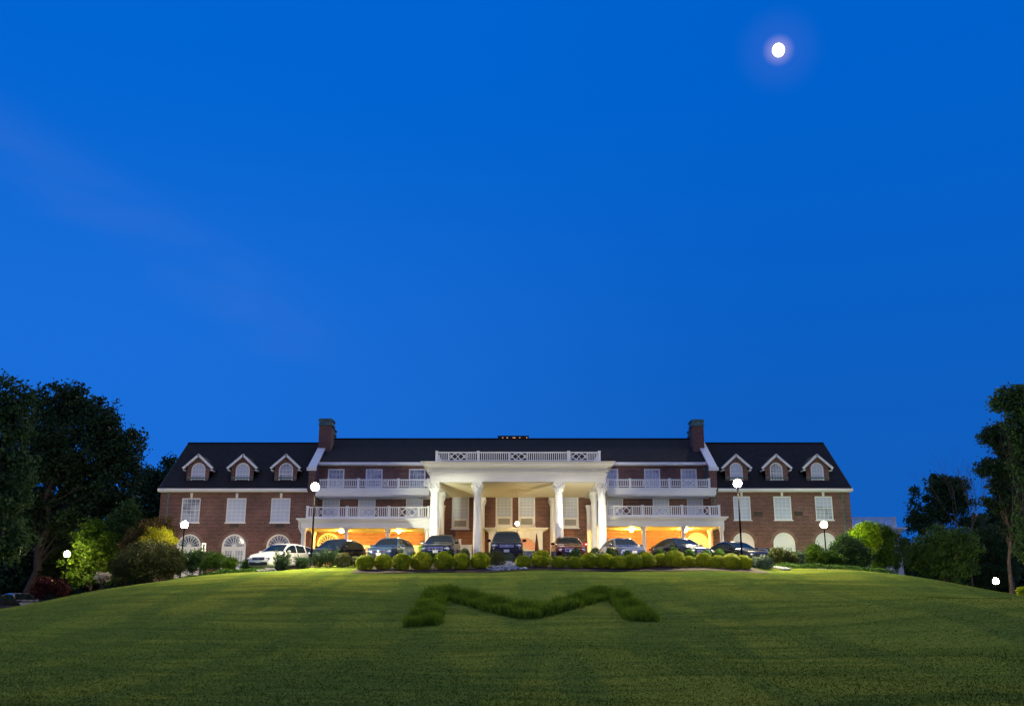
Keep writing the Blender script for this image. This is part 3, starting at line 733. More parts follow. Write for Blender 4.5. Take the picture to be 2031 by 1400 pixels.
# side runs of the roof balustrade
for X in (Xof(866, YC - .5, zTop), Xof(1189, YC - .5, zTop)):
    r = MB(); r.box(X - .05, X + .05, YC - .4, YM - .5, zr1 - .07, zr1); r.box(X - .035, X + .035, YC - .4, YM - .5, zTop + .09, zTop + .14)
    for k in range(64): y = YC - .4 + 9.7 * (k + .5) / 66; r.box(X - .02, X + .02, y - .022, y + .022, zTop + .14, zr1 - .07)
    r.build('balustrade', 'white', H)
# ---- porches (left, right)
def porch(x0, x1, py_top, py_bot, open_side, cols, posts, lats, py_r0, py_r1):
    zt, zb = Zof(py_top, YPO - .3), Zof(py_bot, YPO - .15); yf = YPO - .2; hh = zt - zb; o_ = open_side
    bm = MB(); xL, xR = (x0, x1)
    bm.box(xL, xR, yf, yf + .4, zb, zb + hh * .62)
    xe = xL if o_ < 0 else xR
    bm.box(min(xe, xe - o_ * .4), max(xe, xe - o_ * .4), yf + .4, YW - .01, zb, zb + hh * .62)
    po = bm.build('porch_beam', 'white', H)
    c = MB()
    def ring(off, a, b):
        c.box(xL - (off if o_ < 0 else 0), xR + (off if o_ > 0 else 0), yf - off, YW - .012 if True else 0, a, b)
    ring(.03, zb + hh * .28, zb + hh * .32); ring(.10, zb + hh * .62, zb + hh * .74); ring(.18, zb + hh * .74, zb + hh * .86); ring(.27, zb + hh * .86, zt)
    c.box(xL if o_ > 0 else XGL + .26, xR if o_ < 0 else XGR - .26, YW - .012, YM - .01, zb + hh * .7, zt)
    c.build('cornice', 'white', po)
    MB().box(xL + (.4 if o_ < 0 else 0), xR - (.4 if o_ > 0 else 0), yf + .4, YM - .012, zb + .02, zb + .07).build('porch_ceiling', 'ceiling', H)
    for px in cols:
        x = Xof(px, YPO, (zb + 4) / 2 + 1); column('porch_column', x, YPO, gz(x, YPO) + .05, zb, .145, .34)
    xr = Xof(621 if o_ < 0 else 1409.5, 71.7, 5.8); column('porch_column', xr, 71.75, 3.6, zb, .14, .34)
    balustrade(min(posts), max(posts), YPO - .05, zt, Zof(py_r0, YPO - .05), posts, lats, plank=1)
Zr = 7.3
porch(Xof(596.5, YPO, 6.6), Xof(853, YPO, 6.6), 1027.3, 1046.8, -1, (603, 686.9, 769, 847),
      xs_of((609, 688, 770.7, 849.5), YPO, Zr), [tuple(xs_of(q, YPO, Zr)) for q in ((629.8, 669.9), (712.4, 750), (790.8, 830))], 1004.8, 1026)
porch(Xof(1201, YPO, 6.6), Xof(1436, YPO, 6.6), 1024, 1043.5, 1, (1276.8, 1355, 1431.3),
      xs_of((1204, 1275, 1353.5, 1427), YPO, Zr), [tuple(xs_of(q, YPO, Zr)) for q in ((1218, 1255), (1297, 1332), (1379.5, 1408))], 1002.8, 1023.7)
# ---- upper balconies
def balcony(x0, x1, o_, py0, py1, rx, lats):
    zt, zb = Zof(py0, YBA), Zof(py1, YBA); g = MB()
    g.box(x0, x1, YBA + .0, YM - .012, zt - .12, zt); g.box(x0 + .05, x1 - .05, YBA + .06, YM - .013, zb + .12, zt - .12)
    g.box(x0 + .10, x1 - .10, YBA + .16, YM - .014, zb + .05, zb + .12)
    bo = g.build('balcony', 'white', H)
    d = MB(); n = int((x1 - x0) / .16)
    for k in range(n): x = x0 + .1 + (x1 - x0 - .2) * (k + .5) / n; d.box(x - .04, x + .04, YBA + .10, YM - .02, zb - .02, zb + .05)
    d.build('joists', 'white_old', bo)
    for a, b in lats:           # raised bars standing in for the rail lattice's shadow on the fascia
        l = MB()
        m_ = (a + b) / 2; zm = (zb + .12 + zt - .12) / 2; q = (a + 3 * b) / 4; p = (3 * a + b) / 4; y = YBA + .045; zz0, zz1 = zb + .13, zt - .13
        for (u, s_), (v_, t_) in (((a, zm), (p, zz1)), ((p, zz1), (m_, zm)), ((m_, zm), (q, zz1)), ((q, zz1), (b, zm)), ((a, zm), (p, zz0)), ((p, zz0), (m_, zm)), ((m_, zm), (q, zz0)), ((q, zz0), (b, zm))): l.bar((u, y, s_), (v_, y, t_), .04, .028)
        l.build('lattice_shadow', 'white_old', bo)
    return zt
zb1 = Zof(950.2, YBA + .15); ZB = 10.2
la = [tuple(xs_of(q, YBA, ZB)) for q in ((683, 715), (758, 790))]
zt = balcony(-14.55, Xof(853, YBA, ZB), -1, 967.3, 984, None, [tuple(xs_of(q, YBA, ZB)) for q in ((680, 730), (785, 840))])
balustrade(-14.2, Xof(853, YBA, ZB), YBA + .15, zt, zb1, xs_of((651, 711, 790, 849), YBA + .15, ZB), [tuple(xs_of(q, YBA, ZB)) for q in ((668, 682), (757, 769), (842, 848))])
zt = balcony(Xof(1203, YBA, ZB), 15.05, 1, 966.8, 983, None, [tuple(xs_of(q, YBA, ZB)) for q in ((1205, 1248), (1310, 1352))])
balustrade(Xof(1203, YBA, ZB), 14.55, YBA + .15, zt, zb1, xs_of((1206, 1249.5, 1328, 1406.5), YBA + .15, ZB), [tuple(xs_of(q, YBA, ZB)) for q in ((1277, 1290), (1352, 1380))])
# ---- entrance surround
xa, xb = Xof(969.5, 71.6, 6), Xof(1076, 71.6, 6); zt_, yv = Zof(1045.6, 71.2), 71.6
zc0 = Zof(1053, 71.5)
g = MB(); cxa = Xof(1041, 71.6, 6); ra = .86; sp = Zof(1090, 71.6)
hs = [(cxa - ra, cxa + ra, base_z + 3.5, sp + ra, True), (Xof(975, 71.6, 5), Xof(1005, 71.6, 5), base_z + 3.5, sp + .1, False)]
wall_holes(g, xa, xb, base_z, zc0, yv, hs, .3)
for x in (xa, xb): g.add([(x, yv, base_z), (x, YM - .011, base_z), (x, YM - .011, zc0), (x, yv, zc0)], [(0, 1, 2, 3)])
vo = g.build('entrance_surround', 'cream', H)
g = MB()
for o_, a, b in ((.08, 0, .3), (.2, .3, .55), (.33, .55, .8), (.42, .8, 1.)):
    g.box(xa - o_, xb + o_, yv - o_, YM - .015, zc0 + (zt_ - zc0) * a, zc0 + (zt_ - zc0) * b)
g.build('cornice', 'cream', vo)
g = MB()
for x in (xa + .12, xb - .12, Xof(1007.5, 71.6, 5)): g.box(x - .13, x + .13, yv - .06, yv, base_z, zc0 - .02)
g.build('entrance_pilasters', 'cream', vo)
n = 18; MB().add([(cxa + ra * math.cos(PI * k / n), yv + .25, sp + ra * math.sin(PI * k / n)) for k in range(n + 1)], [tuple(range(n + 1))]).build('fanlight', 'arch_glow', vo)
g = MB()
for k in range(1, 8): a = PI * k / 8; g.bar((cxa, yv + .22, sp), (cxa + ra * math.cos(a), yv + .22, sp + ra * math.sin(a)), .03, .03)
g.box(cxa - ra, cxa + ra, yv + .18, yv + .26, sp - .08, sp + .02); g.build('fan_spokes', 'cream', vo)
MB().add([(xa + .02, yv + .29, base_z), (xb - .02, yv + .29, base_z), (xb - .02, yv + .29, sp - .05), (xa + .02, yv + .29, sp - .05)], [(0, 1, 2, 3)]).build('doors', 'pane_dark', vo)
# ---- downpipes, wall sign boards
def downpipe(px, py0, py1, Y, m='copper', hopper=True, kick=None):
    z0, z1 = Zof(py1, Y), Zof(py0, Y); x = Xof(px, Y, (z0 + z1) / 2); g = MB()
    g.tube((x, Y, z0), (x, Y, z1), .055, .055, 8)
    if hopper: g.add([(x - .07, Y - .08, z1), (x + .07, Y - .08, z1), (x + .14, Y - .12, z1 + .28), (x - .14, Y - .12, z1 + .28), (x - .07, Y + .06, z1), (x + .07, Y + .06, z1), (x + .14, Y + .06, z1 + .28), (x - .14, Y + .06, z1 + .28)], [(0, 1, 2, 3), (0, 3, 7, 4), (1, 5, 6, 2), (4, 7, 6, 5), (3, 2, 6, 7)])
    for t in (.2, .5, .8): z = z0 + (z1 - z0) * t; g.tube((x, Y, z), (x, Y, z + .05), .075, .075, 8)
    g.build('downpipe', m, H)
downpipe(327.5, 981, 1130, YW - .08); downpipe(1677, 976, 1130, YW - .08)
downpipe(1400, 935, 983, YM - .1); downpipe(1418.5, 985, 1020, YW - .08)
g = MB(); x = Xof(592.5, YPO, 6.6); z = Zof(1031, YPO)
g.tube((x, YPO, z), (x, YPO, z - .5), .05, .05); g.tube((x, YPO, z - .5), (x + .22, YPO + .1, z - .95), .05, .05); g.tube((x + .22, YPO + .1, z - .95), (x + .22, YPO + .1, 3), .05, .05); g.build('downpipe', 'white', H)

# ------------------------------------------------------------------ pavilion behind the right wing
def pavilion():
    Y = 86.; zt = Zof(1025.5, Y); zr = Zof(1046, Y); x0, x1 = Xof(1672, Y, 7), Xof(1787, Y, 7)
    T = thing('white_pavilion', 'white side building with a roof balustrade, half hidden by bushes beyond the right wing', 'building', ((x0 + x1) / 2, Y, 0))
    m = MB().box(x0, x1 + .0, Y, Y + 8, -1, zr - .55).build('wall', 'white', T)
    c = MB(); c.box(x0, x1 + .05, Y - .05, Y + 8.05, zr - .55, zr - .32); c.box(x0, x1 + .25, Y - .25, Y + 8.2, zr - .32, zr - .16); c.box(x0, x1 + .42, Y - .42, Y + 8.4, zr - .16, zr)
    c.build('cornice', 'white', T)
    r = MB(); r.box(x0, x1 - .3, Y, Y + .1, zt - .08, zt); r.box(x0, x1 - .3, Y, Y + .1, zr + .05, zr + .12)
    n = 44
    for k in range(n): x = x0 + (x1 - .4 - x0) * (k + .5) / n; r.box(x - .025, x + .025, Y + .02, Y + .07, zr + .12, zt - .08)
    for x in (x0 + .1, x1 - .35): r.box(x - .09, x + .09, Y - .04, Y + .14, zr, zt + .04)
    r.build('balustrade', 'white_old', T)
    for px in (1712, 1760):
        x = Xof(px, Y, 4); f = MB().box(x - .6, x + .6, Y - .05, Y - .003, 2.2, 4.3).build('window', 'white_old', T)
        MB().box(x - .5, x + .5, Y - .06, Y - .052, 2.3, 4.2).build('pane', 'pane_dark', f)
pavilion()

# ------------------------------------------------------------------ foliage
def leaves_at(cent, size, nrm=None, jit=.5, aspect=.6):
    n = len(cent); d = rng.normal(size=(n, 3)); d /= np.linalg.norm(d, axis=1)[:, None]
    if nrm is not None: d = d * jit + nrm; d /= np.linalg.norm(d, axis=1)[:, None]
    a = np.cross(d, rng.normal(size=(n, 3))); a /= np.linalg.norm(a, axis=1)[:, None] + 1e-9; b = np.cross(d, a)
    s = (size * rng.uniform(.6, 1.35, n))[:, None]
    V = np.stack([cent - a * s, cent - b * s * aspect + d * s * .2, cent + a * s, cent + b * s * aspect + d * s * .2], 1).reshape(-1, 3)
    return V, np.arange(4 * n).reshape(-1, 4)
def clump_pts(lobes, nclump, per, cr, fill=.35):
    """lobes: (x, y, z, rx, ry, rz); clumps scattered mostly near each lobe's surface"""
    vol = np.array([l[3] * l[4] * l[5] for l in lobes]) ** .75; vol /= vol.sum(); cc = []
    for l, v in zip(lobes, vol):
        k = max(3, int(nclump * v)); u = rng.normal(size=(k, 3)); u /= np.linalg.norm(u, axis=1)[:, None]
        r = fill + (1.02 - fill) * rng.uniform(0, 1, k) ** .55
        cc.append(np.array(l[:3]) + u * r[:, None] * np.array(l[3:]))
    cc = np.concatenate(cc); sc = rng.uniform(.55, 1.25, len(cc)) * cr
    pts = cc[:, None, :] + rng.normal(size=(len(cc), per, 3)) * (sc[:, None, None] * np.array([.5, .5, .36]))
    return cc, pts.reshape(-1, 3)
def LB(px, py, rx, ry, Y, ryd=None):
    p = P(px, py, Y); k = Y / F; return (p.x, p.y, p.z, rx * k, (ryd if ryd else min(rx, ry * 1.1) * k), ry * k)
def wobble(a, b, n, amp):
    pts = [a.lerp(b, i / n) for i in range(n + 1)]
    for i in range(1, n): pts[i] = pts[i] + Vector([random.uniform(-amp, amp) for _ in range(3)])
    return pts
def limbs(mb, base, top, r0, ccs, nl, spread=.6, droop=0.):
    pts = wobble(base, top, 6, .03 * (top - base).length)
    for i in range(6): mb.tube(pts[i], pts[i + 1], r0 * (1 - .13 * i) * (1.25 if i == 0 else 1), r0 * (1 - .13 * (i + 1)), 9, False)
    idx = rng.choice(len(ccs), min(nl, len(ccs)), replace=False)
    for j in idx:
        e = Vector(ccs[j]); t = random.uniform(.35, .95); k = min(5, int(t * 6)); s = pts[k].lerp(pts[k + 1], t * 6 - k)
        L_ = (e - s).length; q = wobble(s, e, 4, .07 * L_); r = r0 * .30 * (1.2 - t)
        for i in range(4): mb.tube(q[i], q[i + 1], max(.012, r * (1 - .22 * i)), max(.01, r * (1 - .22 * (i + 1))), 5, False)
def tree(name, label, lobes, basep, trunk_r, nclump, per, cr, leaf, lm, bark='bark', cat='tree', group=None, topk=.72, nl=60, fill=.35, aspect=.6):
    lobes = [LB(*l) for l in lobes]
    T = thing(name, label, cat, basep, group)
    cc, pts = clump_pts(lobes, nclump, per, cr, fill)
    gz_ = gh(pts[:, 0], pts[:, 1]); pts = pts[pts[:, 2] > gz_ + .02]
    V, Fc = leaves_at(pts, leaf, aspect=aspect); finish('crown' if cat == 'tree' else 'foliage', V, Fc, lm, T)
    if trunk_r:
        zt = max(l[2] for l in lobes); zmin = basep[2]; mx = np.mean([l[0] for l in lobes]); b = Vector(basep) - Vector((0, 0, .2))
        top = Vector((b.x + (mx - b.x) * .6, basep[1], zmin + (zt - zmin) * topk))
        mb = MB(); limbs(mb, b, top, trunk_r, cc, nl); mb.build('trunk' if cat == 'tree' else 'stems', bark, T, True)
    return T
def gp(px, Y, dzz=0): x = Xof(px, Y, G(Xof(px, Y, 2), Y)); return Vector((x, Y, G(x, Y) + dzz))
# left side
tree('broadleaf_tree', 'tall green tree cut off by the left edge of the picture',
     [(-40, 860, 75, 110, 66), (8, 795, 45, 52, 66), (30, 850, 34, 50, 66), (-15, 960, 70, 80, 66), (30, 960, 32, 60, 66), (0, 1060, 55, 50, 66)],
     gp(-18, 66), .38, 430, 60, .75, .14, 'leaf_far')
tree('broadleaf_tree', 'huge dark rounded tree left of the hotel, with a ragged top against the sky',
     [(112, 806, 46, 44, 78), (160, 792, 40, 30, 78), (75, 850, 40, 40, 78), (205, 838, 44, 36, 78), (246, 886, 38, 40, 78), (155, 890, 84, 75, 78), (95, 960, 80, 90, 78), (215, 965, 62, 60, 78), (160, 1040, 105, 70, 78), (70, 1060, 60, 60, 78), (90, 1110, 60, 50, 79), (215, 1100, 60, 50, 80)],
     gp(52, 76), .42, 1250, 62, .80, .15, 'leaf_dark', 'bark', topk=.62, nl=50)
tree('broadleaf_tree', 'dark tree between the huge dark tree and the left gable of the hotel',
     [(300, 955, 34, 30, 93), (338, 922, 20, 16, 93), (320, 975, 40, 40, 93), (285, 1010, 55, 50, 93), (330, 1040, 40, 50, 93)],
     gp(310, 93), .3, 330, 50, .8, .16, 'leaf_dark')
tree('young_tree', 'light green young tree behind the small street lamp on the left slope',
     [(186, 1050, 22, 30, 72), (172, 1072, 30, 24, 72), (200, 1085, 36, 30, 72), (160, 1115, 40, 24, 72.5), (178, 1138, 46, 22, 72), (215, 1120, 32, 35, 72.5)],
     gp(178, 72), .10, 240, 48, .42, .085, 'leaf_bright', nl=50, aspect=.8)
tree('young_tree', 'slim green tree between the huge dark tree and the russet feathery bush',
     [(262, 1012, 20, 24, 74), (240, 1035, 28, 26, 74), (228, 1075, 36, 34, 74), (256, 1060, 26, 36, 74)],
     gp(245, 74), .10, 200, 46, .42, .09, 'leaf_mid', nl=40)
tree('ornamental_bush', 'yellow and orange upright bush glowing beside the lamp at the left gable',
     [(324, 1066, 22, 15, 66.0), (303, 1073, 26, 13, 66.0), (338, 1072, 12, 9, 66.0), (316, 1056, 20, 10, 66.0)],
     gp(315, 66.0), .04, 120, 60, .30, .06, 'leaf_lamplit_yellow', cat='bush', aspect=.25, nl=60)
tree('ornamental_bush', 'tall russet feathery bush behind the glowing yellow bush at the left gable',
     [(300, 1045, 24, 14, 68.0), (278, 1062, 24, 18, 68.0), (326, 1036, 16, 12, 68.0), (262, 1085, 26, 24, 68.0), (335, 1060, 16, 18, 68.0)],
     gp(292, 68.0), .05, 190, 55, .36, .07, 'leaf_russet', cat='bush', aspect=.3, nl=60)
tree('evergreen_bush', 'big dark olive bush in front of the yellow and orange bush',
     [(300, 1108, 54, 34, 62), (262, 1118, 34, 28, 62), (338, 1112, 26, 32, 62), (300, 1128, 66, 24, 62), (245, 1135, 26, 18, 62)],
     gp(298, 62), .06, 420, 60, .34, .055, 'leaf_olive', cat='bush', nl=40)
tree('red_maple', 'low dark red maple right of the cars in the lower car park',
     [(88, 1158, 18, 13, 67), (108, 1164, 20, 13, 67), (78, 1172, 16, 12, 67), (122, 1172, 18, 10, 67)],
     gp(105, 67), .06, 110, 44, .3, .06, 'leaf_red', cat='tree', nl=30)
tree('flowering_bush', 'small bush with cream flowers right of the bright green young tree',
     [(203, 1145, 14, 9, 64), (214, 1141, 9, 6, 64)], gp(203, 64), .03, 36, 26, .16, .055, 'flower', cat='bush', nl=14)
tree('leafy_bush', 'loose green bush just right of the big olive bush, under the fan window',
     [(372, 1112, 22, 18, 63), (396, 1105, 22, 17, 63), (352, 1125, 14, 11, 63), (385, 1122, 26, 14, 63)], gp(380, 63), .03, 200, 44, .24, .05, 'leaf_mid', cat='bush', nl=20)
tree('leafy_bush', 'green bush between the loose green bush and the bright shrub before the middle fan doors',
     [(424, 1113, 20, 14, 61.5), (412, 1122, 18, 10, 61.5), (436, 1108, 12, 12, 61.5)], gp(422, 61.5), .03, 120, 44, .22, .045, 'leaf_box', cat='bush', nl=14)
tree('leafy_bush', 'bright yellow green shrub in front of the middle fan doors of the left wing',
     [(457, 1117, 15, 13, 60.5), (450, 1122, 13, 9, 60.5)], gp(456, 60.5), .02, 90, 44, .2, .042, 'leaf_bright', cat='bush', nl=12)
tree('leafy_bush', 'small green shrub left of the white car',
     [(490, 1119, 10, 11, 60)], gp(490, 60), .02, 50, 44, .16, .04, 'leaf_box', cat='bush', nl=10)
tree('leafy_bush', 'slim bright green plant left of the dark car with chrome grille', [(836, 1087, 3.5, 9, 62.3), (839, 1093, 4, 6, 62.3)], gp(837, 62.3), .015, 26, 40, .12, .03, 'leaf_bright', cat='bush', nl=8)
# right side
tree('leafy_bush', 'reddish green bush in front of the rearmost silver car on the right',
     [(1545, 1102, 18, 13, 56.5), (1562, 1106, 18, 11, 56.5), (1535, 1110, 12, 8, 56.5)], gp(1550, 56.5), .03, 110, 46, .24, .05, 'leaf_olive', cat='bush', nl=20)
tree('leafy_bush', 'low bush with small white flowers between the reddish bush and the lamp bush',
     [(1582, 1104, 14, 11, 57), (1572, 1110, 12, 8, 57)], gp(1578, 57), .03, 70, 44, .22, .05, 'leaf_gray', cat='bush', nl=14)
tree('leafy_bush', 'yellow green bush left of the lower lamp post on the right wing',
     [(1616, 1094, 15, 14, 58), (1608, 1106, 16, 11, 58), (1626, 1104, 10, 11, 58)], gp(1614, 58), .03, 120, 44, .24, .05, 'leaf_bright', cat='bush', nl=14)
tree('leafy_bush', 'mid green bush under the lower lamp post on the right wing',
     [(1645, 1105, 17, 14, 58.5), (1660, 1112, 14, 10, 58.5), (1638, 1114, 14, 8, 58.5)], gp(1648, 58.5), .03, 130, 44, .24, .05, 'leaf_box', cat='bush', nl=14)
tree('evergreen_bush', 'large dark green bush at the right corner of the hotel',
     [(1680, 1085, 26, 24, 64), (1665, 1100, 24, 20, 64), (1700, 1102, 28, 22, 64), (1690, 1116, 36, 12, 64)], gp(1685, 64), .05, 330, 50, .32, .06, 'leaf_mid', cat='bush', nl=30)
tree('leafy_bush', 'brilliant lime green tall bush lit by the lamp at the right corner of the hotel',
     [(1710, 1062, 22, 20, 67.6), (1722, 1050, 20, 14, 67.6), (1700, 1072, 14, 12, 67.6), (1728, 1074, 18, 22, 67.6)], gp(1715, 67.6), .05, 220, 48, .32, .065, 'leaf_lamplit_lime', cat='bush', nl=30)
tree('leafy_bush', 'tall dark bush right of the lime green bush, in front of the white pavilion',
     [(1752, 1062, 18, 22, 70), (1748, 1088, 24, 26, 70), (1740, 1112, 30, 16, 70)], gp(1748, 70), .06, 260, 46, .32, .065, 'leaf_box', cat='bush', nl=34)
tree('leafy_bush', 'thin open bush at the right corner of the white pavilion',
     [(1780, 1075, 16, 20, 73), (1778, 1105, 18, 18, 73)], gp(1778, 73), .05, 80, 40, .3, .065, 'leaf_mid', cat='bush', nl=34)
tree('broadleaf_tree', 'wide low green tree right of the white pavilion at the edge of the lawn',
     [(1835, 1082, 36, 24, 74), (1870, 1070, 42, 30, 74), (1905, 1085, 40, 36, 74), (1850, 1110, 50, 30, 74), (1890, 1125, 46, 30, 74), (1822, 1105, 24, 20, 74)],
     gp(1876, 74), .14, 400, 50, .42, .085, 'leaf_open', nl=60)
tree('broadleaf_tree', 'green tree behind the last lamp on the right',
     [(1945, 1085, 36, 34, 84), (1975, 1075, 34, 32, 84), (1960, 1125, 42, 36, 84), (1925, 1135, 34, 30, 84), (1990, 1130, 26, 30, 84)],
     gp(1935, 84), .14, 520, 46, .5, .10, 'leaf_far', nl=60)
tree('maple_tree', 'maple with separate round leaf clumps, sky showing between its limbs',
     [(1868, 955, 26, 20, 88), (1885, 975, 28, 22, 88), (1856, 985, 22, 22, 88), (1908, 960, 16, 12, 88), (1905, 1000, 24, 20, 88), (1870, 1015, 26, 18, 88), (1840, 1020, 20, 16, 88), (1812, 980, 9, 16, 88), (1812, 1020, 14, 22, 88), (1828, 1045, 26, 16, 88), (1925, 1035, 24, 14, 88)],
     gp(1872, 88), .22, 250, 60, .55, .12, 'leaf_far', nl=90, fill=.2, topk=.7)
tree('maple_tree', 'tall dark maple left of the tree at the right edge, its branches in layers',
     [(1955, 870, 18, 10, 72), (1952, 935, 16, 8, 72), (1985, 862, 30, 20, 72), (1965, 858, 16, 9, 72), (2005, 890, 32, 26, 72), (1978, 925, 34, 16, 72), (2010, 935, 34, 26, 72), (1985, 965, 28, 16, 72), (2010, 1000, 34, 30, 72), (1968, 995, 20, 9, 72), (2020, 1045, 28, 30, 72)],
     gp(2009, 72), .17, 520, 62, .48, .10, 'leaf_dark', 'bark_pale', nl=80, fill=.2, topk=.9)
tree('broadleaf_tree', 'tall green tree cut off by the right edge of the picture',
     [(2010, 790, 34, 26, 62), (2040, 805, 40, 50, 62), (1990, 800, 22, 18, 62), (2030, 860, 30, 60, 62), (2050, 920, 36, 80, 62), (2060, 1000, 36, 60, 62), (2045, 1075, 30, 50, 62)],
     gp(2058, 62), .26, 400, 60, .5, .10, 'leaf_mid', nl=70)
tree('yellow_bush', 'small yellow green bush at the right edge of the picture',
     [(2028, 1175, 8, 10, 58)], gp(2030, 58), .02, 30, 30, .2, .06, 'leaf_golden', cat='bush', nl=10)
# leafless tree
def bare_tree(px, Y, py_top, label):
    b = gp(px, Y); T = thing('leafless_tree', label, 'tree', b); mb = MB(); zt = Zof(py_top, Y)
    def grow(p, d, l, r, lev):
        e = p + d * l; q = wobble(p, e, 2, .05 * l)
        for i in range(2): mb.tube(q[i], q[i + 1], r * (1 - .25 * i), r * (1 - .25 * (i + 1)), 5, False)
        if lev == 0: return
        for k in range(3 if lev > 2 else 2):
            a = random.uniform(0, 2 * PI); s = random.uniform(.25, .55); nd = (d + Vector((math.cos(a) * s, math.sin(a) * s, random.uniform(.0, .25)))).normalized()
            grow(e if k else q[1].lerp(e, .8), nd, l * random.uniform(.62, .85), r * .52, lev - 1)
    hgt = zt - b.z; grow(b - Vector((0, 0, .2)), Vector((.02, 0, 1)), hgt * .48, .10, 5)
    return mb.build('trunk', 'bark_pale', T, True)
bare_tree(1935, 80, 985, 'thin leafless tree with pale branches standing between the maples on the right')
bare_tree(2018, 90, 1000, 'bare grey tree behind the tall dark maple on the right')
# woods far behind
def woods(name, boxes, n, leaf, m):
    pts = []
    for (px0, px1, py0, py1, Y) in boxes:
        k = n // len(boxes); px = rng.uniform(px0, px1, k); Ys = Y + rng.uniform(0, 8, k)
        topz = np.array([Zof(py0 + 14 * math.sin(p * .045) + 8 * math.sin(p * .13 + 1), Y) for p in px]); botz = Zof(py1, Y)
        z = botz + (topz - botz) * rng.uniform(0, 1, k) ** 1.1
        x = np.array([Xof(p, Y, 3) for p in px]); pts.append(np.stack([x, Ys, z], 1))
    V, Fc = leaves_at(np.concatenate(pts), leaf); o = finish(name, V, Fc, m); tag(o, kind='stuff'); return o
o = woods('distant_woods', [(-150, 120, 1020, 1240, 120), (60, 330, 1030, 1220, 112), (1760, 2180, 1075, 1230, 125), (2000, 2200, 1010, 1230, 110), (-350, 0, 960, 1240, 110)], 70000, .42, 'leaf_dark')
o['label'] = 'dark woods filling the gaps behind the trees'

# ------------------------------------------------------------------ shrub rows
def globe(name, rx, rz, m, n, leaf, top_spiky=True, seed=0):
    """a clipped bush: small leaves on a lumpy shell; returns a thing at the origin"""
    T = thing(name, '', 'shrub'); u = rng.normal(size=(n, 3)); u /= np.linalg.norm(u, axis=1)[:, None]
    u[:, 2] = np.abs(u[:, 2]) * np.where(rng.uniform(size=n) < .40, -1, 1)
    lump = np.array([.10 * noise.noise(Vector(p) * 3.2 + Vector((seed, 0, 0))) + .09 * noise.noise(Vector(p) * 8 + Vector((0, seed, 0))) for p in u])
    r = (1 + lump * 1.5) * rng.uniform(.72, 1.04, n) ** .5
    P_ = u * r[:, None] * np.array([rx, rx, rz]); P_[:, 2] = P_[:, 2] + rz * .80; ok = P_[:, 2] > 0.02; P_ = P_[ok]; u = u[ok]
    V, Fc = leaves_at(P_, leaf, u + np.array([0, 0, .35]), .75, .42); finish('foliage', V, Fc, m, T)
    s = MB()
    for k in range(5): a = k * 1.26; s.tube((.04 * math.cos(a), .04 * math.sin(a), -.1), (rx * .55 * math.cos(a), rx * .55 * math.sin(a), rz * 1.1), .018, .008, 5)
    s.build('stems', 'bark', T); return T
ORD = ['first', 'second', 'third', 'fourth', 'fifth', 'sixth', 'seventh', 'eighth', 'ninth', 'tenth', 'eleventh', 'twelfth', 'thirteenth', 'fourteenth', 'fifteenth', 'sixteenth', 'seventeenth']
gl = [globe('golden_shrub', .50, .46, 'leaf_golden', 7000, .036, seed=i * 7) for i in range(3)]
used = [False] * 3
def place(protos, used, i, loc, rz, sc, label, group):
    p = protos[i]
    if not used[i]:
        used[i] = True; p.location = loc; p.rotation_euler = (0, 0, rz); p['label'] = label; p['group'] = group; o = p
    else: o = copy_thing(p, loc, rz, label, group)
    o.scale = (sc[0], sc[0], sc[1]); return o
left_row = [(724, 1.0), (760, 1.0), (796.6, 1.02), (836, 1.18), (879.3, 1.1), (915, 1.02), (953, 1.08)]
right_row = [(1037.7, .86), (1073.7, 1.1), (1109, .84), (1139, .84), (1168, .98), (1200, 1.08), (1230, .96), (1257, 1.05), (1283, 1.05), (1310, .9), (1339, 1.12), (1367, .8), (1395, .98), (1424, .92), (1451, 1.0), (1475, .95)]
for k, (px, s) in enumerate(left_row):
    s *= .95; Y = 52.0 + .25 * math.sin(k * 2.1); x = Xof(px, Y, 3.6)
    place(gl, used, k % 3, (x, Y, G(x, Y) + .03), random.uniform(0, 6), (s, s * random.uniform(.95, 1.05)), 'round golden shrub, %s from the left in the row left of the stone channel' % ORD[k], 'golden shrubs in the bed along the drive')
for k, (px, s) in enumerate(right_row):
    s *= .92; Y = 51.7 + .3 * math.sin(k * 1.7) + (.5 if k > 8 else 0); x = Xof(px, Y, 3.6)
    place(gl, used, k % 3, (x, Y, G(x, Y) + .03), random.uniform(0, 6), (s, s * random.uniform(.9, 1.05)), 'round golden shrub, %s to the right of the stone channel in the front row' % ORD[k], 'golden shrubs in the bed along the drive')
bx = [globe('clipped_box_bush', .31, .40, 'leaf_box', 3400, .026, seed=30)]; ub = [False]
box_row = [(821, .85, 'just left of the front of the dark car with chrome grille'), (854, .85, 'in front of the chrome grille of the dark car'), (891.5, .9, 'before the right headlamp of the dark car with chrome grille'), (921, 1., 'between the dark chrome car and the second portico column'),
           (1143.5, 1.05, 'in front of the right half of the red car'), (1181.5, 1., 'before the base of the right end portico column'), (1212, 1., 'before the front left corner of the silver saloon'), (1245, .75, 'small, before the grille of the silver saloon'), (1276, .75, 'before the right headlamp of the silver saloon'),
           (1310, .9, 'before the tail of the dark long saloon'), (1337, 1.08, 'large, before the front door of the dark long saloon'), (1368.6, 1., 'before the headlamp of the dark long saloon'), (1401, 1., 'between the dark long saloon and the blue black saloon'), (1427.5, 1.08, 'left of the tall right lamp post')]
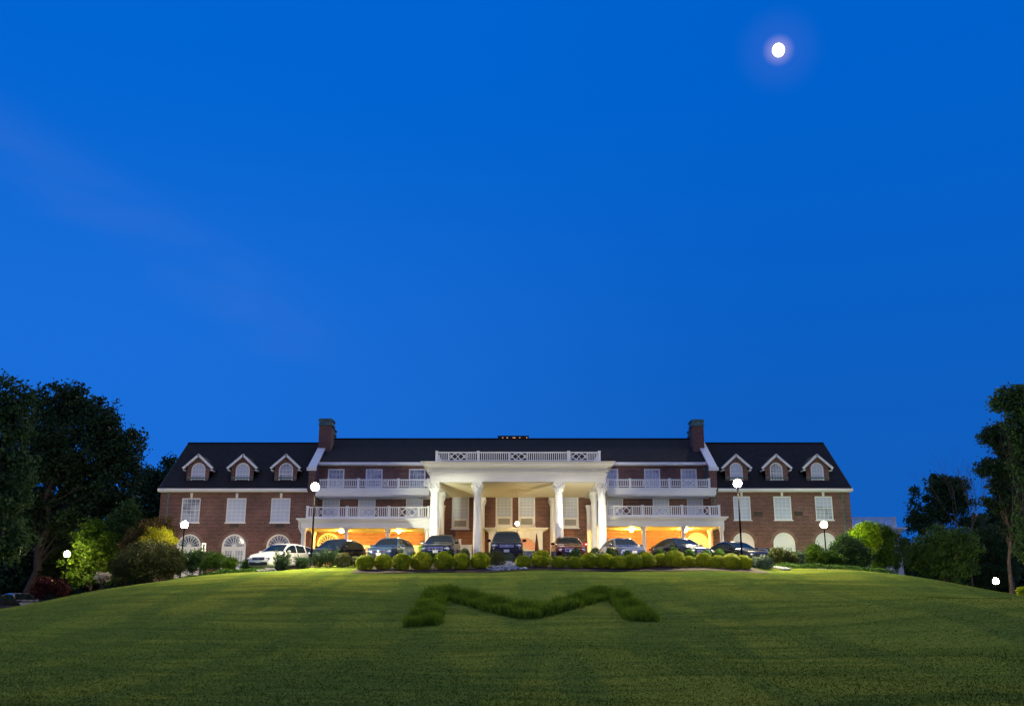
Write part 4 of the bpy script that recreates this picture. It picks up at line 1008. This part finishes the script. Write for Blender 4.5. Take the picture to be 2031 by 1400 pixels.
for k, (px, s, t) in enumerate(box_row):
    Y = 55.2 + .008 * ((px - 1015) / 35) ** 2; x = Xof(px, Y, 4)
    place(bx, ub, 0, (x, Y, G(x, Y) + .14), k * 1.3, (s, s), 'small clipped round bush ' + t, 'clipped round bushes in the second row')
# upright dark conifers in front of the left cars
def conifer(w_, h_, seed):
    T = thing('dwarf_conifer', '', 'shrub'); n = 120; P_ = []
    for k in range(n):
        a = random.uniform(0, 2 * PI); z0 = random.uniform(0, .55) * h_; l = random.uniform(.3, .62) * h_; e = random.uniform(.35, 1.25)
        d = Vector((math.cos(a) * math.cos(e), math.sin(a) * math.cos(e), math.sin(e))); b = Vector((math.cos(a) * .1 * w_, math.sin(a) * .1 * w_, z0))
        for t in np.linspace(.1, 1, 16):
            for _ in range(3):
                q = b + d * l * t; rr = math.hypot(q.x, q.y); mx = w_ * .5
                if rr > mx: q.x *= mx / rr; q.y *= mx / rr
                P_.append(tuple(q + Vector([random.gauss(0, .028) for _ in range(3)])))
    V, Fc = leaves_at(np.array(P_), .03, aspect=.4); finish('foliage', V, Fc, 'leaf_conifer', T)
    MB().tube((0, 0, -.1), (0, 0, h_ * .6), .03, .015, 6).build('stems', 'bark', T); return T
cf = [conifer(1.0, 1.15, 0), conifer(1.3, .8, 1)]; uc = [False] * 2
for (px, Y, s, i, t) in [(557, 55.2, 1.05, 0, 'pointed dark green dwarf conifer in front of the white car'), (597, 55.4, .95, 1, 'spreading dwarf conifer before the tail of the white car'),
                         (632, 55.2, .92, 0, 'narrow dark dwarf conifer just right of the tall left lamp post'), (653, 55.0, 1.0, 0, 'dwarf conifer in front of the headlamp of the black crossover')]:
    x = Xof(px, Y, 3); place(cf, uc, i, (x, Y, G(x, Y)), random.uniform(0, 6), (s, s), t, 'dark dwarf conifers in front of the left cars')
g2 = [globe('loose_shrub', .42, .40, 'leaf_olive', 2600, .036, seed=77)]; ug = [False]
for (px, Y, s, t) in [(679, 54.5, 1.1, 'dull olive shrub in front of the black crossover'), (704, 54.8, .8, 'small olive shrub left of the first golden shrub'),
                      (985, 52.8, 1.15, 'blue green shrub left of the stone channel')]:
    x = Xof(px, Y, 3); place(g2, ug, 0, (x, Y, G(x, Y)), random.uniform(0, 6), (s, s), t, 'loose dull shrubs')
g3 = [globe('grey_shrub', .42, .36, 'leaf_gray', 2600, .036, seed=99)]; u3 = [False]
for (px, Y, s, t) in [(1518, 53.2, 1.1, 'grey green shrub at the right end of the golden row'), (1500, 54.2, .9, 'grey green shrub under the nose of the blue black saloon'), (1010, 55.8, .8, 'grey green tuft in the stone channel below the black four wheel drive')]:
    x = Xof(px, Y, 3); place(g3, u3, 0, (x, Y, G(x, Y)), random.uniform(0, 6), (s, s), t, 'grey green shrubs in the bed')
# perennials behind the right row and around the channel
def scatter(name, label, rects, n, leaf, m, hgt, aspect=.3):
    pts = []
    for (px0, px1, Y0, Y1) in rects:
        k = n // len(rects); x = rng.uniform(Xof(px0, (Y0 + Y1) / 2, 3), Xof(px1, (Y0 + Y1) / 2, 3), k); y = rng.uniform(Y0, Y1, k)
        hh = hgt * (.45 + .55 * np.abs(np.sin(x * 2.3 + 1) * np.cos(x * 1.1 + y))); z = gh(x, y) + .03 + hh * rng.uniform(0, 1, k) ** .7; pts.append(np.stack([x, y, z], 1))
    V, Fc = leaves_at(np.concatenate(pts), leaf, np.array([[0, -.6, .3]]), 1.2, aspect); o = finish(name, V, Fc, m); tag(o, label, None, None, 'stuff'); return o
scatter('perennial_bed', 'dull low perennials growing behind the golden row', [(1028, 1110, 53.4, 55.6), (1100, 1200, 53.4, 55.2), (940, 1000, 54.5, 56)], 9000, .045, 'leaf_olive', .62)
scatter('ground_cover', 'low green ground cover along the top of the lawn', [(1560, 1660, 53.5, 55.5), (1650, 1765, 55.0, 57.5), (350, 440, 57, 59), (430, 520, 55, 57), (1440, 1560, 54, 55.5)], 20000, .045, 'leaf_cover', .26, .5)
# long grasses
# stone channel
def stones():
    V = MB()
    for k in range(620):
        t = random.random(); Y = 50.6 + 6.0 * t; c = Xof(1010 + 26 * t * 0 - 12 * math.sin(t * 3) , Y, 3.5); wd = .5 + .25 * math.sin(t * 5) + .35 * (t < .15)
        if k > 430: Y = random.uniform(52.2, 55.5); c = Xof(1562 - (Y - 52.2) * 12, Y, 3.3); wd = .22
        if k > 590: Y = random.uniform(54.8, 55.2); c = Xof(528, Y, 3.3); wd = .5
        x = c + random.uniform(-wd, wd); r = random.uniform(.05, .12); a = random.uniform(0, 3)
        V.ell((x, Y, G(x, Y) + .05), r, r * .8, r * .6, 6, 4, Matrix.Rotation(a, 3, 'Z'))
    o = V.build('white_stones', 'stone'); tag(o, 'pale loose stones lining the drainage channels in the planting bed', None, None, 'stuff')
stones()

# ------------------------------------------------------------------ grass emblem left to grow long on the slope
def ground_hit(px, py):
    for Y in np.arange(15, 60, .1):
        z = Zof(py, Y); x = Xof(px, Y, z)
        if G(x, Y) >= z: return (x, float(Y))
    return (Xof(px, 50, 3), 50.)
EMB = [[(850, 1172), (882, 1176), (866, 1240), (806, 1243)],
       [(855, 1172), (884, 1172), (1046, 1206), (1060, 1226), (1032, 1226), (880, 1186)],
       [(1046, 1207), (1100, 1201), (1175, 1176), (1228, 1175), (1222, 1186), (1184, 1193), (1110, 1214), (1060, 1227), (1037, 1225)],
       [(1200, 1174), (1236, 1175), (1300, 1229), (1297, 1232), (1250, 1231), (1226, 1205)]]
def inside(poly, x, y):
    n = len(poly); c = np.zeros(len(x), bool); j = n - 1
    for i in range(n):
        xi, yi = poly[i]; xj, yj = poly[j]
        m_ = ((yi > y) != (yj > y)) & (x < (xj - xi) * (y - yi) / (yj - yi + 1e-12) + xi); c ^= m_; j = i
    return c
polys = [[ground_hit(*p) for p in q] for q in EMB]
def long_grass():
    allx = [p[0] for q in polys for p in q]; ally = [p[1] for q in polys for p in q]
    n = 170000; x = rng.uniform(min(allx) - .2, max(allx) + .2, n); y = rng.uniform(min(ally) - .2, max(ally) + .2, n)
    ok = np.zeros(n, bool); jx, jy = x + rng.normal(0, .09, n), y + rng.normal(0, .16, n)
    for q in polys: ok |= inside(q, jx, jy)
    x, y = x[ok], y[ok]; k = len(x)
    h = rng.uniform(.14, .36, k) * (1 + .35 * np.sin(x * 3.1) * np.sin(y * 2.3 + 1)); z = gh(x, y); w_ = rng.uniform(.012, .028, k); a = rng.uniform(0, PI, k)
    lx, ly = rng.normal(0, .10, k), rng.normal(-.05, .10, k)
    V = np.stack([np.stack([x - w_ * np.cos(a), y - w_ * np.sin(a), z - .02], 1), np.stack([x + w_ * np.cos(a), y + w_ * np.sin(a), z - .02], 1), np.stack([x + lx, y + ly, z + h], 1)], 1).reshape(-1, 3)
    o = finish('long_grass', V, np.arange(3 * k).reshape(-1, 3), 'grass_long')
    tag(o, 'unmown long grass forming a large letter M emblem on the slope', None, None, 'stuff'); print('grass blades', k)
long_grass()
# short turf blades over the near lawn, thinning out with distance
def turf():
    n = 300000; Y = 13.2 + (rng.uniform(0, 1, n) ** 1.7) * 38; px = rng.uniform(-30, 2060, n)
    x = (px - CX) / F * Y * cs; z = gh(x, Y); ok = (Y < 48)
    x, Y, z = x[ok], Y[ok], z[ok]; n = len(x)
    h = rng.uniform(.008, .034, n) * np.clip(1.25 - (Y - 13) / 45, .4, 1); w_ = rng.uniform(.004, .009, n) * (1 + (Y - 13) * .04); a = rng.uniform(0, PI, n); lx, ly = rng.normal(0, .03, n), rng.normal(0, .03, n)
    V = np.stack([np.stack([x - w_ * np.cos(a), Y - w_ * np.sin(a), z - .005], 1), np.stack([x + w_ * np.cos(a), Y + w_ * np.sin(a), z - .005], 1), np.stack([x + lx, Y + ly, z + h], 1)], 1).reshape(-1, 3)
    o = finish('short_grass', V, np.arange(3 * n).reshape(-1, 3), 'lawn', smooth=True); tag(o, 'short mown grass blades of the lawn', None, None, 'stuff')
    nr = np.zeros((3 * n, 3)); nr[:, 2] = 1; nr[:, 1] = -.18; nr += np.repeat(rng.normal(0, .28, (n, 3)), 3, 0); nr /= np.linalg.norm(nr, axis=1)[:, None]
    o.data.normals_split_custom_set_from_vertices(nr.tolist())
turf()

# ------------------------------------------------------------------ lamps
def lampmat(name, col, s): mat(name, col, .5, emis=col, es=s)
lampmat('globe_warm', (1, .88, .55), 90); lampmat('globe_green', (.90, 1, .52), 80); lampmat('globe_low', (1, .78, .38), 200); lampmat('globe_tall', (1, .86, .50), 60)
lampmat('lantern_glow', (1, .50, .07), 2700); lampmat('lantern_small', (1, .68, .30), 300)
def street_lamp(px, py, Y, gmat, label, r=.24, down=8.):
    g = P(px, py, Y); x = g.x; b = Vector((x, Y, G(x, Y))); hgt = g.z - b.z
    T = thing('street_lamp', label, 'street lamp', b, 'street lamps round the hotel drive')
    MB().lathe([(.055, .45), (.05, hgt * .5), (.038, hgt - r - .10)], b, 12).build('pole', 'pole_black', T, True)
    MB().lathe([(.17, -.1), (.17, .06), (.12, .10), (.10, .35), (.07, .45)], b, 14).build('base', 'dark_metal', T)
    c = MB(); c.lathe([(.045, hgt - r - .10), (.06, hgt - r - .07), (.15, hgt - r + .0), (.12, hgt - r + .03)], b, 14); c.build('globe_holder', 'dark_metal', T)
    go = MB().ell(g, r, r, r, 20, 12).build('lamp_globe', gmat, T, True); low = gmat + '_boosted'
    if low not in M:
        m0 = M[gmat].node_tree.nodes['Principled BSDF']; mat(low, tuple(m0.inputs['Emission Color'].default_value[:3]), .5, emis=tuple(m0.inputs['Emission Color'].default_value[:3]), es=m0.inputs['Emission Strength'].default_value * down)
    go.data.materials.append(M[low])
    for p in go.data.polygons:
        if p.center.z < hgt + .1 * r and (p.center.y < .3 * r or (down < 50 and abs(p.center.x) > .4 * r)): p.material_index = 1   # extra glow added below and outward to light lawn and bushes, not the facade
    return T
street_lamp(625, 965, 56.3, 'globe_tall', 'tall black lamp post between the white car and the black crossover', .235, 125.)
street_lamp(1463, 958, 56.3, 'globe_tall', 'tall black lamp post in front of the blue black saloon on the right', .235, 125.)
street_lamp(366, 1040, 64.6, 'globe_warm', 'lamp post in front of the left wing, beside the yellow bush', .225, 10.)
street_lamp(1634, 1040, 66.3, 'globe_green', 'lamp post in front of the right wing with a greenish light', .225, 12.)
street_lamp(133, 1098, 70.0, 'globe_low', 'small lamp post between the red maple and the light green young tree', .20, 4.)
street_lamp(1975, 1152, 66, 'globe_low', 'lamp post standing alone low on the right slope', .20)
def lantern(px, py, Y, ztop, label, gmat='lantern_glow', r=.12):
    p = P(px, py, Y); T = thing('hanging_lantern', label, 'lantern', p, 'lanterns hanging under the hotel roofs')
    MB().tube((p.x, p.y, p.z + r * 1.4), (p.x, p.y, ztop), .012, .012, 6).build('chain', 'bronze', T)
    MB().lathe([(r * .9, r * 1.02), (r * .8, r * 1.15), (r * .15, r * 1.5)], p, 10).build('cap', 'bronze', T)
    MB().ell(p, r, r, r, 14, 8).build('bulb_glass', gmat, T, True)
    f = MB()
    for k in range(4): a = PI / 4 + k * PI / 2; d = Vector((math.cos(a), math.sin(a), 0)) * (r + .03); f.tube(p + d - Vector((0, 0, r)), p + d + Vector((0, 0, r)), .006, .006, 4)
    f.build('cage', 'bronze', T)
zcL, zcR = Zof(1046.8, YPO - .15) + .03, Zof(1043.5, YPO - .15) + .03
lantern(677.5, 1053, 71.2, zcL, 'porch lantern beside the fan window under the left porch')
lantern(791, 1053, 71.2, zcL, 'porch lantern between the two right columns of the left porch')
lantern(1252.5, 1051, 71.2, zcR, 'porch lantern above the silver saloon under the right porch')
lantern(1359.5, 1051, 71.2, zcR, 'porch lantern beside the blank arch under the right porch')
lantern(1025.5, 1038, 69.5, zA + .08, 'lantern hanging in the middle of the portico above the black four wheel drive', 'lantern_small', .13)
# ground floodlights washing the portico
def floodlight(x, y, tx, ty, tz, col, pw, label, ang=62):
    z = G(x, y); T = thing('floodlight', label, 'floodlight', (x, y, z), 'ground floodlights aimed at the portico')
    d = (Vector((tx, ty, tz)) - Vector((x, y, z + .25))).normalized(); q = d.to_track_quat('Z', 'Y').to_matrix(); c = Vector((x, y, z + .25))
    g = MB(); n = len(g.v); g.box(-.16, .16, -.11, .11, -.12, .04); g.v = [tuple(c + q @ Vector(v)) for v in g.v]; g.build('housing', 'dark_metal', T)
    g = MB(); g.box(-.14, .14, -.09, .09, .041, .05); g.v = [tuple(c + q @ Vector(v)) for v in g.v]; g.build('lens', 'headlight', T)
    MB().tube((x, y, z - .05), (x, y, z + .2), .03, .03, 6).build('stand', 'dark_metal', T)
    ld = bpy.data.lights.new('flood_beam', 'SPOT'); ld.energy = pw; ld.color = col; ld.spot_size = R(ang); ld.spot_blend = .6; ld.shadow_soft_size = .10
    lo = bpy.data.objects.new('flood_beam', ld); C.objects.link(lo); lo.parent = T; lo.location = (c + d * .12) - Vector((x, y, z)); lo.rotation_euler = d.to_track_quat('-Z', 'Y').to_euler()
floodlight(-6.1, 58.3, -1.8, 71, 9.0, (.98, 1, .70), 3400, 'small floodlight between the blue grey crossover and the dark car with chrome grille')
floodlight(5.2, 58.5, 3.0, 71, 8.8, (1, .93, .72), 2400, 'small floodlight between the red car and the silver saloon')

# ------------------------------------------------------------------ cars
def paint(name, col, metal=.1, rough=.14): mat(name, col, rough, metal=metal, coat=.3, spec=.3)
paint('paint_white', (.72, .71, .69), 0., .35); paint('paint_black', (.010, .011, .014)); paint('paint_blue', (.045, .085, .14)); paint('paint_navy', (.010, .016, .035))
paint('paint_red', (.13, .006, .012)); paint('paint_silver', (.20, .23, .30), .5); paint('paint_dark', (.008, .009, .014)); paint('paint_silver_blue', (.17, .20, .26), .5); paint('paint_grey', (.22, .24, .28), .4)
STY = {
 'sedan': dict(top=[(0, .52), (.015, .64), (.06, .74), (.16, .83), (.27, .92), (.30, .955), (.36, 1.12), (.44, 1.34), (.50, 1.42), (.60, 1.44), (.70, 1.39), (.80, 1.18), (.86, 1.03), (.92, 1.0), (.985, .95), (1, .65)],
               belt=[(0, .50), (.06, .68), (.16, .78), (.28, .87), (.5, .91), (.85, .96), (.985, .92), (1, .62)], ws=(.305, .465), rw=(.71, .845), pil=(.56,), wr=.33, H=1.45, g=(.33, .80)),
 'suv': dict(top=[(0, .60), (.012, .84), (.05, .97), (.14, 1.03), (.24, 1.08), (.27, 1.12), (.33, 1.32), (.39, 1.56), (.45, 1.66), (.60, 1.70), (.80, 1.68), (.90, 1.62), (.95, 1.50), (.985, 1.08), (1, .75)],
               belt=[(0, .58), (.05, .88), (.14, .97), (.26, 1.03), (.6, 1.06), (.95, 1.10), (.985, 1.0), (1, .72)], ws=(.275, .405), rw=(.945, .985), pil=(.52, .73), wr=.36, H=1.70, g=(.30, .925)),
 'crossover': dict(top=[(0, .55), (.015, .74), (.05, .86), (.14, .95), (.23, 1.02), (.26, 1.06), (.32, 1.24), (.40, 1.48), (.46, 1.56), (.60, 1.59), (.76, 1.53), (.86, 1.42), (.94, 1.24), (.985, .98), (1, .70)],
               belt=[(0, .53), (.05, .78), (.14, .90), (.26, .98), (.6, 1.03), (.92, 1.12), (.985, .92), (1, .66)], ws=(.265, .425), rw=(.87, .965), pil=(.53, .72), wr=.34, H=1.6, g=(.30, .88))}
def car(name, style, Lc, Wd, Hc, pnt, label, loc, rz, grille='dark', plate='plate', rack=False, fog=True, cat='car', cladding=False, group='cars parked in front of the hotel'):
    S = STY[style]; sc = Hc / S['H']; T = thing(name, label, cat, (0, 0, 0), group)
    us = np.unique(np.concatenate([np.linspace(0, 1, 70), [S['ws'][0], S['ws'][1], S['rw'][0], S['rw'][1]], [0.006, .012, .99]]))
    I = lambda key, u: float(np.interp(u, *zip(*S[key]))) * sc
    wf = lambda u: float(np.interp(u, [0, .01, .03, .08, .18, .5, .85, .94, .985, 1], [.66, .76, .86, .945, .99, 1, .985, .94, .84, .72])) * Wd / 2
    rows = []
    for u in us:
        x = Lc / 2 - u * Lc; wv = wf(u); zb = float(np.interp(u, [0, .04, .1, .92, 1], [.30, .20, .20, .24, .36])) * sc; tp = max(I('top', u), I('belt', u) + .03); bl = I('belt', u); g = tp - bl
        k = min(1, g / (.5 * sc)); zt = tp
        wg = lambda t: wv * (.955 - .25 * k * t ** 1.2)
        sec = [(0, zb), (.80 * wv, zb), (.95 * wv, zb + .07), (.992 * wv, zb + .20), (wv, zb + (bl - zb) * .45), (.998 * wv, zb + (bl - zb) * .68), (.985 * wv, bl - .06 * sc), (.965 * wv, bl), (wg(0), bl + min(.03, g * .1)),
               (wg(.35), bl + g * .35), (wg(.65), bl + g * .65), (wg(.88), bl + g * .84), (wg(1) - .02, bl + g * .94), (wg(1) - .09, tp - .005), (wg(1) * .6, tp + .018 * sc), (0, tp + .028 * sc)]
        full = sec + [(-a, b) for a, b in sec[-2:0:-1]]
        rows.append([(x, a, b) for a, b in full])
    nk = len(rows[0]); V = [p for r in rows for p in r]; body = []; glass = {'windscreen': [], 'side_windows': [], 'rear_window': []}; half = 15
    for i in range(len(rows) - 1):
        um = (us[i] + us[i + 1]) / 2; gm = I('top', um) - I('belt', um)
        for k in range(nk):
            f = (i * nk + k, i * nk + (k + 1) % nk, (i + 1) * nk + (k + 1) % nk, (i + 1) * nk + k)
            kk = k if k < half else nk - 1 - k
            if kk in (8, 9, 10) and S['g'][0] < um < S['g'][1] and gm > .20 * sc and not any(abs(um - p) < .012 for p in S['pil']): glass['side_windows'].append(f)
            elif kk in (13, 14) and S['ws'][0] < um < S['ws'][1] - .02: glass['windscreen'].append(f)
            elif kk in (13, 14) and S['rw'][0] + .01 < um < S['rw'][1]: glass['rear_window'].append(f)
            else: body.append(f)
    body += [tuple(range(nk - 1, -1, -1)), tuple((len(rows) - 1) * nk + k for k in range(nk))]
    bo = finish('body', V, body, pnt, T); smooth_by_angle(bo, R(48))
    for nm, fs in glass.items():
        if fs: finish(nm, V, fs, 'car_glass', T, True)
    Z = lambda z: z * sc
    fx = Lc / 2
    bl0 = I('top', .03)
    # side trim, door lines
    g = MB()
    for s in (-1, 1):
        for u in (.33, .54, .74): x = Lc / 2 - u * Lc; yy = wf(u) * .998; g.box(x - .006, x + .006, s * yy - .006, s * yy + .006, .35 * sc, I('belt', u) - .05)
        g.box(Lc / 2 - .82 * Lc, Lc / 2 - .2 * Lc, s * wf(.5) * 1.0 - .012, s * wf(.5) * 1.0 + .012, .24, .34)
    g.build('side_trim', 'black_trim', T)
    # wheels
    wr = S['wr']
    for ux in (.185, .80):
        for s in (-1, 1):
            x = Lc / 2 - ux * Lc; y = s * (Wd / 2 - .10); q = MB()
            q.tube((x, y - .10, wr), (x, y + .10, wr), wr, wr, 24); wo_ = MB(); wh = q.build('wheel', 'tyre', T); smooth_by_angle(wh)
            m_ = MB(); yo = y + s * .103; m_.tube((x, yo - .004, wr), (x, yo + .004, wr), wr * .66, wr * .66, 20)
            for k in range(5):
                a = k * 2 * PI / 5; m_.tube((x, yo + s * .008, wr), (x + math.cos(a) * wr * .62, yo + s * .008, wr + math.sin(a) * wr * .62), .03, .025, 5)
            m_.build('rim', 'rim', wh)
            a_ = MB(); ya = s * wf(ux) * 1.0; n = 14; pts = []
            for k in range(n + 1): t = PI * k / n; pts.append((x + math.cos(t) * (wr + .05), wr + math.sin(t) * (wr + .05)))
            pts += [(x - wr - .05, .2), (x + wr + .05, .2)]
            a_.prism(pts, min(ya, ya - s * .05) , max(ya, ya - s * .05) + .002); a_.build('wheel_well_shade', 'black_trim', T)  # flat dark panel standing in for the shade of the wheel well
    # front
    zt = I('top', .02)
    for s in (-1, 1):
        rot = Matrix.Rotation(-s * R(38), 3, 'Z') @ Matrix.Rotation(R(-14), 3, 'Y')
        h = MB().ell((fx - .145, s * wf(.05) * .76, zt - .10 * sc), .10, .235 * Wd / 1.8, .085 * sc, 14, 8, rot); ho = h.build('headlight', 'headlight', T, True)
        MB().ell((fx - .075, s * wf(.05) * .66, zt - .10 * sc), .05, .055, .055 * sc, 10, 6).build('lamp_unit', 'chrome', ho, True)
        if pnt == 'paint_white': MB().ell((fx - .22, s * wf(.05) * .93, zt - .10 * sc), .06, .07, .06, 8, 6).build('indicator', 'amber', ho, True)
        if fog:
            MB().ell((fx - .06, s * wf(.02) * .78, .42 * sc), .04, .085, .05, 10, 6).build('fog_lamp', 'headlight', T, True)
        # mirrors
        u = S['ws'][0] + .055; x = Lc / 2 - u * Lc; z = I('belt', u) + .09 * sc; y = s * (wf(u) + .10)
        MB().ell((x, y, z), .07, .13, .085, 12, 8).box(x - .02, x + .02, min(y, y - s * .12), max(y, y - s * .12), z - .07, z - .04).build('mirror', pnt if pnt not in ('paint_navy',) else 'black_trim', T, True)
    g = MB(); gw = .36 * Wd; z0, z1 = zt - .19 * sc, zt - .035 * sc
    g.box(fx - .08, fx + .012, -gw * .62, gw * .62, z0, z1); gr = g.build('grille', 'black_trim', T)
    c = MB()
    if grille == 'chrome':
        c.box(fx + .013, fx + .03, -gw * .64, gw * .64, z1 - .02, z1 + .015); c.box(fx + .013, fx + .03, -gw * .64, gw * .64, z0 - .015, z0 + .015)
        for k in range(5): y = -gw * .62 + gw * 1.24 * (k + .5) / 5; c.box(fx + .013, fx + .024, y - .012, y + .012, z0, z1)
        for y in (-gw * .64, gw * .64): c.box(fx + .013, fx + .03, y - .015, y + .015, z0, z1)
    elif grille == 'bars':
        for k in range(3): z = z0 + (z1 - z0) * (k + .5) / 3; c.box(fx + .013, fx + .024, -gw * .6, gw * .6, z - .010, z + .010)
    else:
        c.box(fx + .013, fx + .024, -gw * .60, gw * .60, (z0 + z1) / 2 - .008, (z0 + z1) / 2 + .008)
    c.ell((fx + .02, 0, (z0 + z1) / 2), .015, .075, .045, 12, 6); c.build('grille_bars', 'chrome', gr)
    g = MB(); g.box(fx - .06, fx + .016, -Wd * .34, Wd * .34, .27 * sc, .46 * sc); io = g.build('air_intake', 'black_trim', T)
    if cladding: MB().box(fx - .05, fx + .035, -Wd * .44, Wd * .44, .46 * sc, .53 * sc).build('bumper_strip', pnt, T)
    if plate: MB().box(fx + .036, fx + .046, -.155, .155, .42 * sc, .42 * sc + .155).build('number_plate', plate, T)
    # wipers and roof rails
    if rack:
        g = MB()
        for s in (-1, 1):
            y = s * Wd * .335; g.tube((Lc * .06, y, Hc + .05), (-Lc * .36, y, Hc + .045), .018, .018, 6)
            for xx in (Lc * .06, -Lc * .15, -Lc * .36): g.tube((xx, y, Hc - .04), (xx, y, Hc + .05), .016, .016, 6)
        g.build('roof_rails', 'black_trim', T)
    MB().box(-.02 + Lc * .06, Lc * .06 + .02, -.09, .09, Hc - .14, Hc - .06).build('inner_mirror', 'grille', T)
    g = MB()
    for s in (-1, 1): g.ell((-Lc / 2 + .06, s * Wd * .38, .85 * sc), .05, .14, .09, 10, 6)
    g.build('tail_lights', 'paint_red', T)
    T.location = loc; T.rotation_euler = (0, 0, rz); return T
def park(px, Y, yaw_deg, *a, zadj=0., **k):
    x = Xof(px, Y, 3.6); z = G(x, Y) + .035 + zadj; return car(*a, loc=(x, Y, z), rz=R(-90 + yaw_deg), **k)
# yaw: positive swings the nose to the viewer's right
park(560, 60.5, -24, 'parked_suv', 'crossover', 4.75, 1.93, 1.68, 'paint_white', 'white sport utility car with black lower bumper at the left end of the row', grille='dark', cladding=False)
park(668, 61.0, -20, 'parked_crossover', 'crossover', 4.55, 1.82, 1.66, 'paint_dark', 'black crossover just right of the tall left lamp post')
park(775, 61.5, -13, 'parked_crossover', 'crossover', 4.45, 1.80, 1.60, 'paint_blue', 'blue grey crossover under the left porch lantern', grille='chrome')
park(875, 60.5, -5, 'parked_suv', 'crossover', 4.6, 1.90, 1.66, 'paint_navy', 'dark blue car with a chrome grille in front of the left portico column', grille='chrome')
park(1005, 59.5, 0, 'parked_suv', 'suv', 4.7, 1.92, 1.82, 'paint_black', 'black four wheel drive facing straight out in the middle of the portico', grille='bars', rack=True, cladding=True)
park(1127, 60.5, 3, 'parked_sedan', 'sedan', 4.6, 1.78, 1.50, 'paint_red', 'dark red saloon between the two right portico columns', grille='chrome')
park(1236, 60.5, 12, 'parked_sedan', 'sedan', 4.4, 1.76, 1.46, 'paint_silver', 'silver blue saloon in front of the right end portico column', grille='bars')
park(1352, 60.5, 24, 'parked_sedan', 'sedan', 4.75, 1.84, 1.48, 'paint_navy', 'long dark saloon with chrome grille in front of the right porch', grille='chrome')
park(1462, 60.0, 26, 'parked_sedan', 'sedan', 4.75, 1.84, 1.48, 'paint_black', 'blue black saloon behind the tall right lamp post')
park(1530, 64.5, 30, 'parked_sedan', 'sedan', 4.6, 1.80, 1.47, 'paint_silver_blue', 'pale silver saloon half hidden behind the reddish bush on the right')
# lower car park, left
grp = 'cars in the lower car park on the left'
def low(px, Y, yaw, *a, **k):
    x = Xof(px, Y, 1.5); return car(*a, loc=(x, Y, G(x, Y) + .035), rz=R(-90 + yaw), group=grp, **k)
low(2, 68.5, 38, 'parked_sedan', 'sedan', 4.6, 1.8, 1.45, 'paint_black', 'dark car nearest in the lower car park, cut off by the left edge')
low(36, 74.5, 50, 'parked_crossover', 'crossover', 4.6, 1.8, 1.62, 'paint_grey', 'grey car behind the dark one in the lower car park')
low(74, 77, 50, 'parked_crossover', 'crossover', 4.5, 1.8, 1.62, 'paint_blue', 'small dark blue car at the right end of the lower car park')

# ------------------------------------------------------------------ small things by the hotel
x, Y = Xof(1064.5, 70.6, 5), 70.6; zb_ = G(x, Y)
T = thing('furled_flag', 'dark furled flag on a pole right of the hotel entrance', 'flag', (x, Y, zb_)); zt = Zof(1057, Y)
MB().tube((x, Y, zb_), (x, Y, zt), .02, .015, 6).build('pole', 'bronze', T)
MB().lathe([(.03, .6), (.13, .7), (.14, 1.2), (.09, 1.8), (.03, zt - zb_ - .08)], (x, Y, zb_), 9, lambda j, a: 1 + .25 * math.cos(a * 4)).build('cloth', 'cloth', T, True)
x, Y = Xof(984.5, 70.6, 5), 70.6; zb_ = G(x, Y)
T = thing('furled_flag', 'dark furled flag left of the hotel entrance, mostly behind the black four wheel drive', 'flag', (x, Y, zb_))
MB().tube((x, Y, zb_), (x, Y, zt), .02, .015, 6).build('pole', 'bronze', T)
MB().lathe([(.03, .6), (.13, .7), (.14, 1.2), (.09, 1.8), (.03, zt - zb_ - .08)], (x, Y, zb_), 9, lambda j, a: 1 + .25 * math.cos(a * 4)).build('cloth', 'cloth', T, True)
# low screen wall left of the second column
xa, xb = Xof(907, 70.5, 5), Xof(935, 70.5, 5); z1 = Zof(1080, 70.5)
T = thing('screen_wall', 'low cream screen wall behind the clipped bushes left of the second portico column', 'wall', ((xa + xb) / 2, 70.5, 3.4))
MB().box(xa, xb, 70.5, 70.8, 3.3, z1 - .06).build('panel', 'cream', T); MB().box(xa - .04, xb + .04, 70.46, 70.84, z1 - .06, z1).build('cap', 'white', T)
x = Xof(911.5, 70.5, 5)
T = thing('white_planter', 'small white box standing on the cream screen wall', 'box', (x, 70.65, z1)); MB().box(x - .09, x + .09, 70.55, 70.75, z1, z1 + .36).box(x - .11, x + .11, 70.53, 70.77, z1 + .36, z1 + .41).build('box_body', 'white', T)
# small white notice board in front of the left wing
x, Y = Xof(403.5, 66, 5), 66.; zt = Zof(1077, Y); zb_ = G(x, Y)
T = thing('notice_board', 'small white notice board on a post left of the middle fan doors', 'sign', (x, Y, zb_))
MB().box(x - .13, x + .13, Y - .03, Y + .03, zt - .55, zt).build('board', 'white', T); MB().box(x - .05, x + .06, Y - .036, Y - .031, zt - .5, zt - .05).build('dark_panel', 'dark_metal', T)
MB().box(x - .03, x + .03, Y - .02, Y + .025, zb_ - .1, zt - .55).build('post', 'white', T)
print('objects', len(bpy.data.objects))
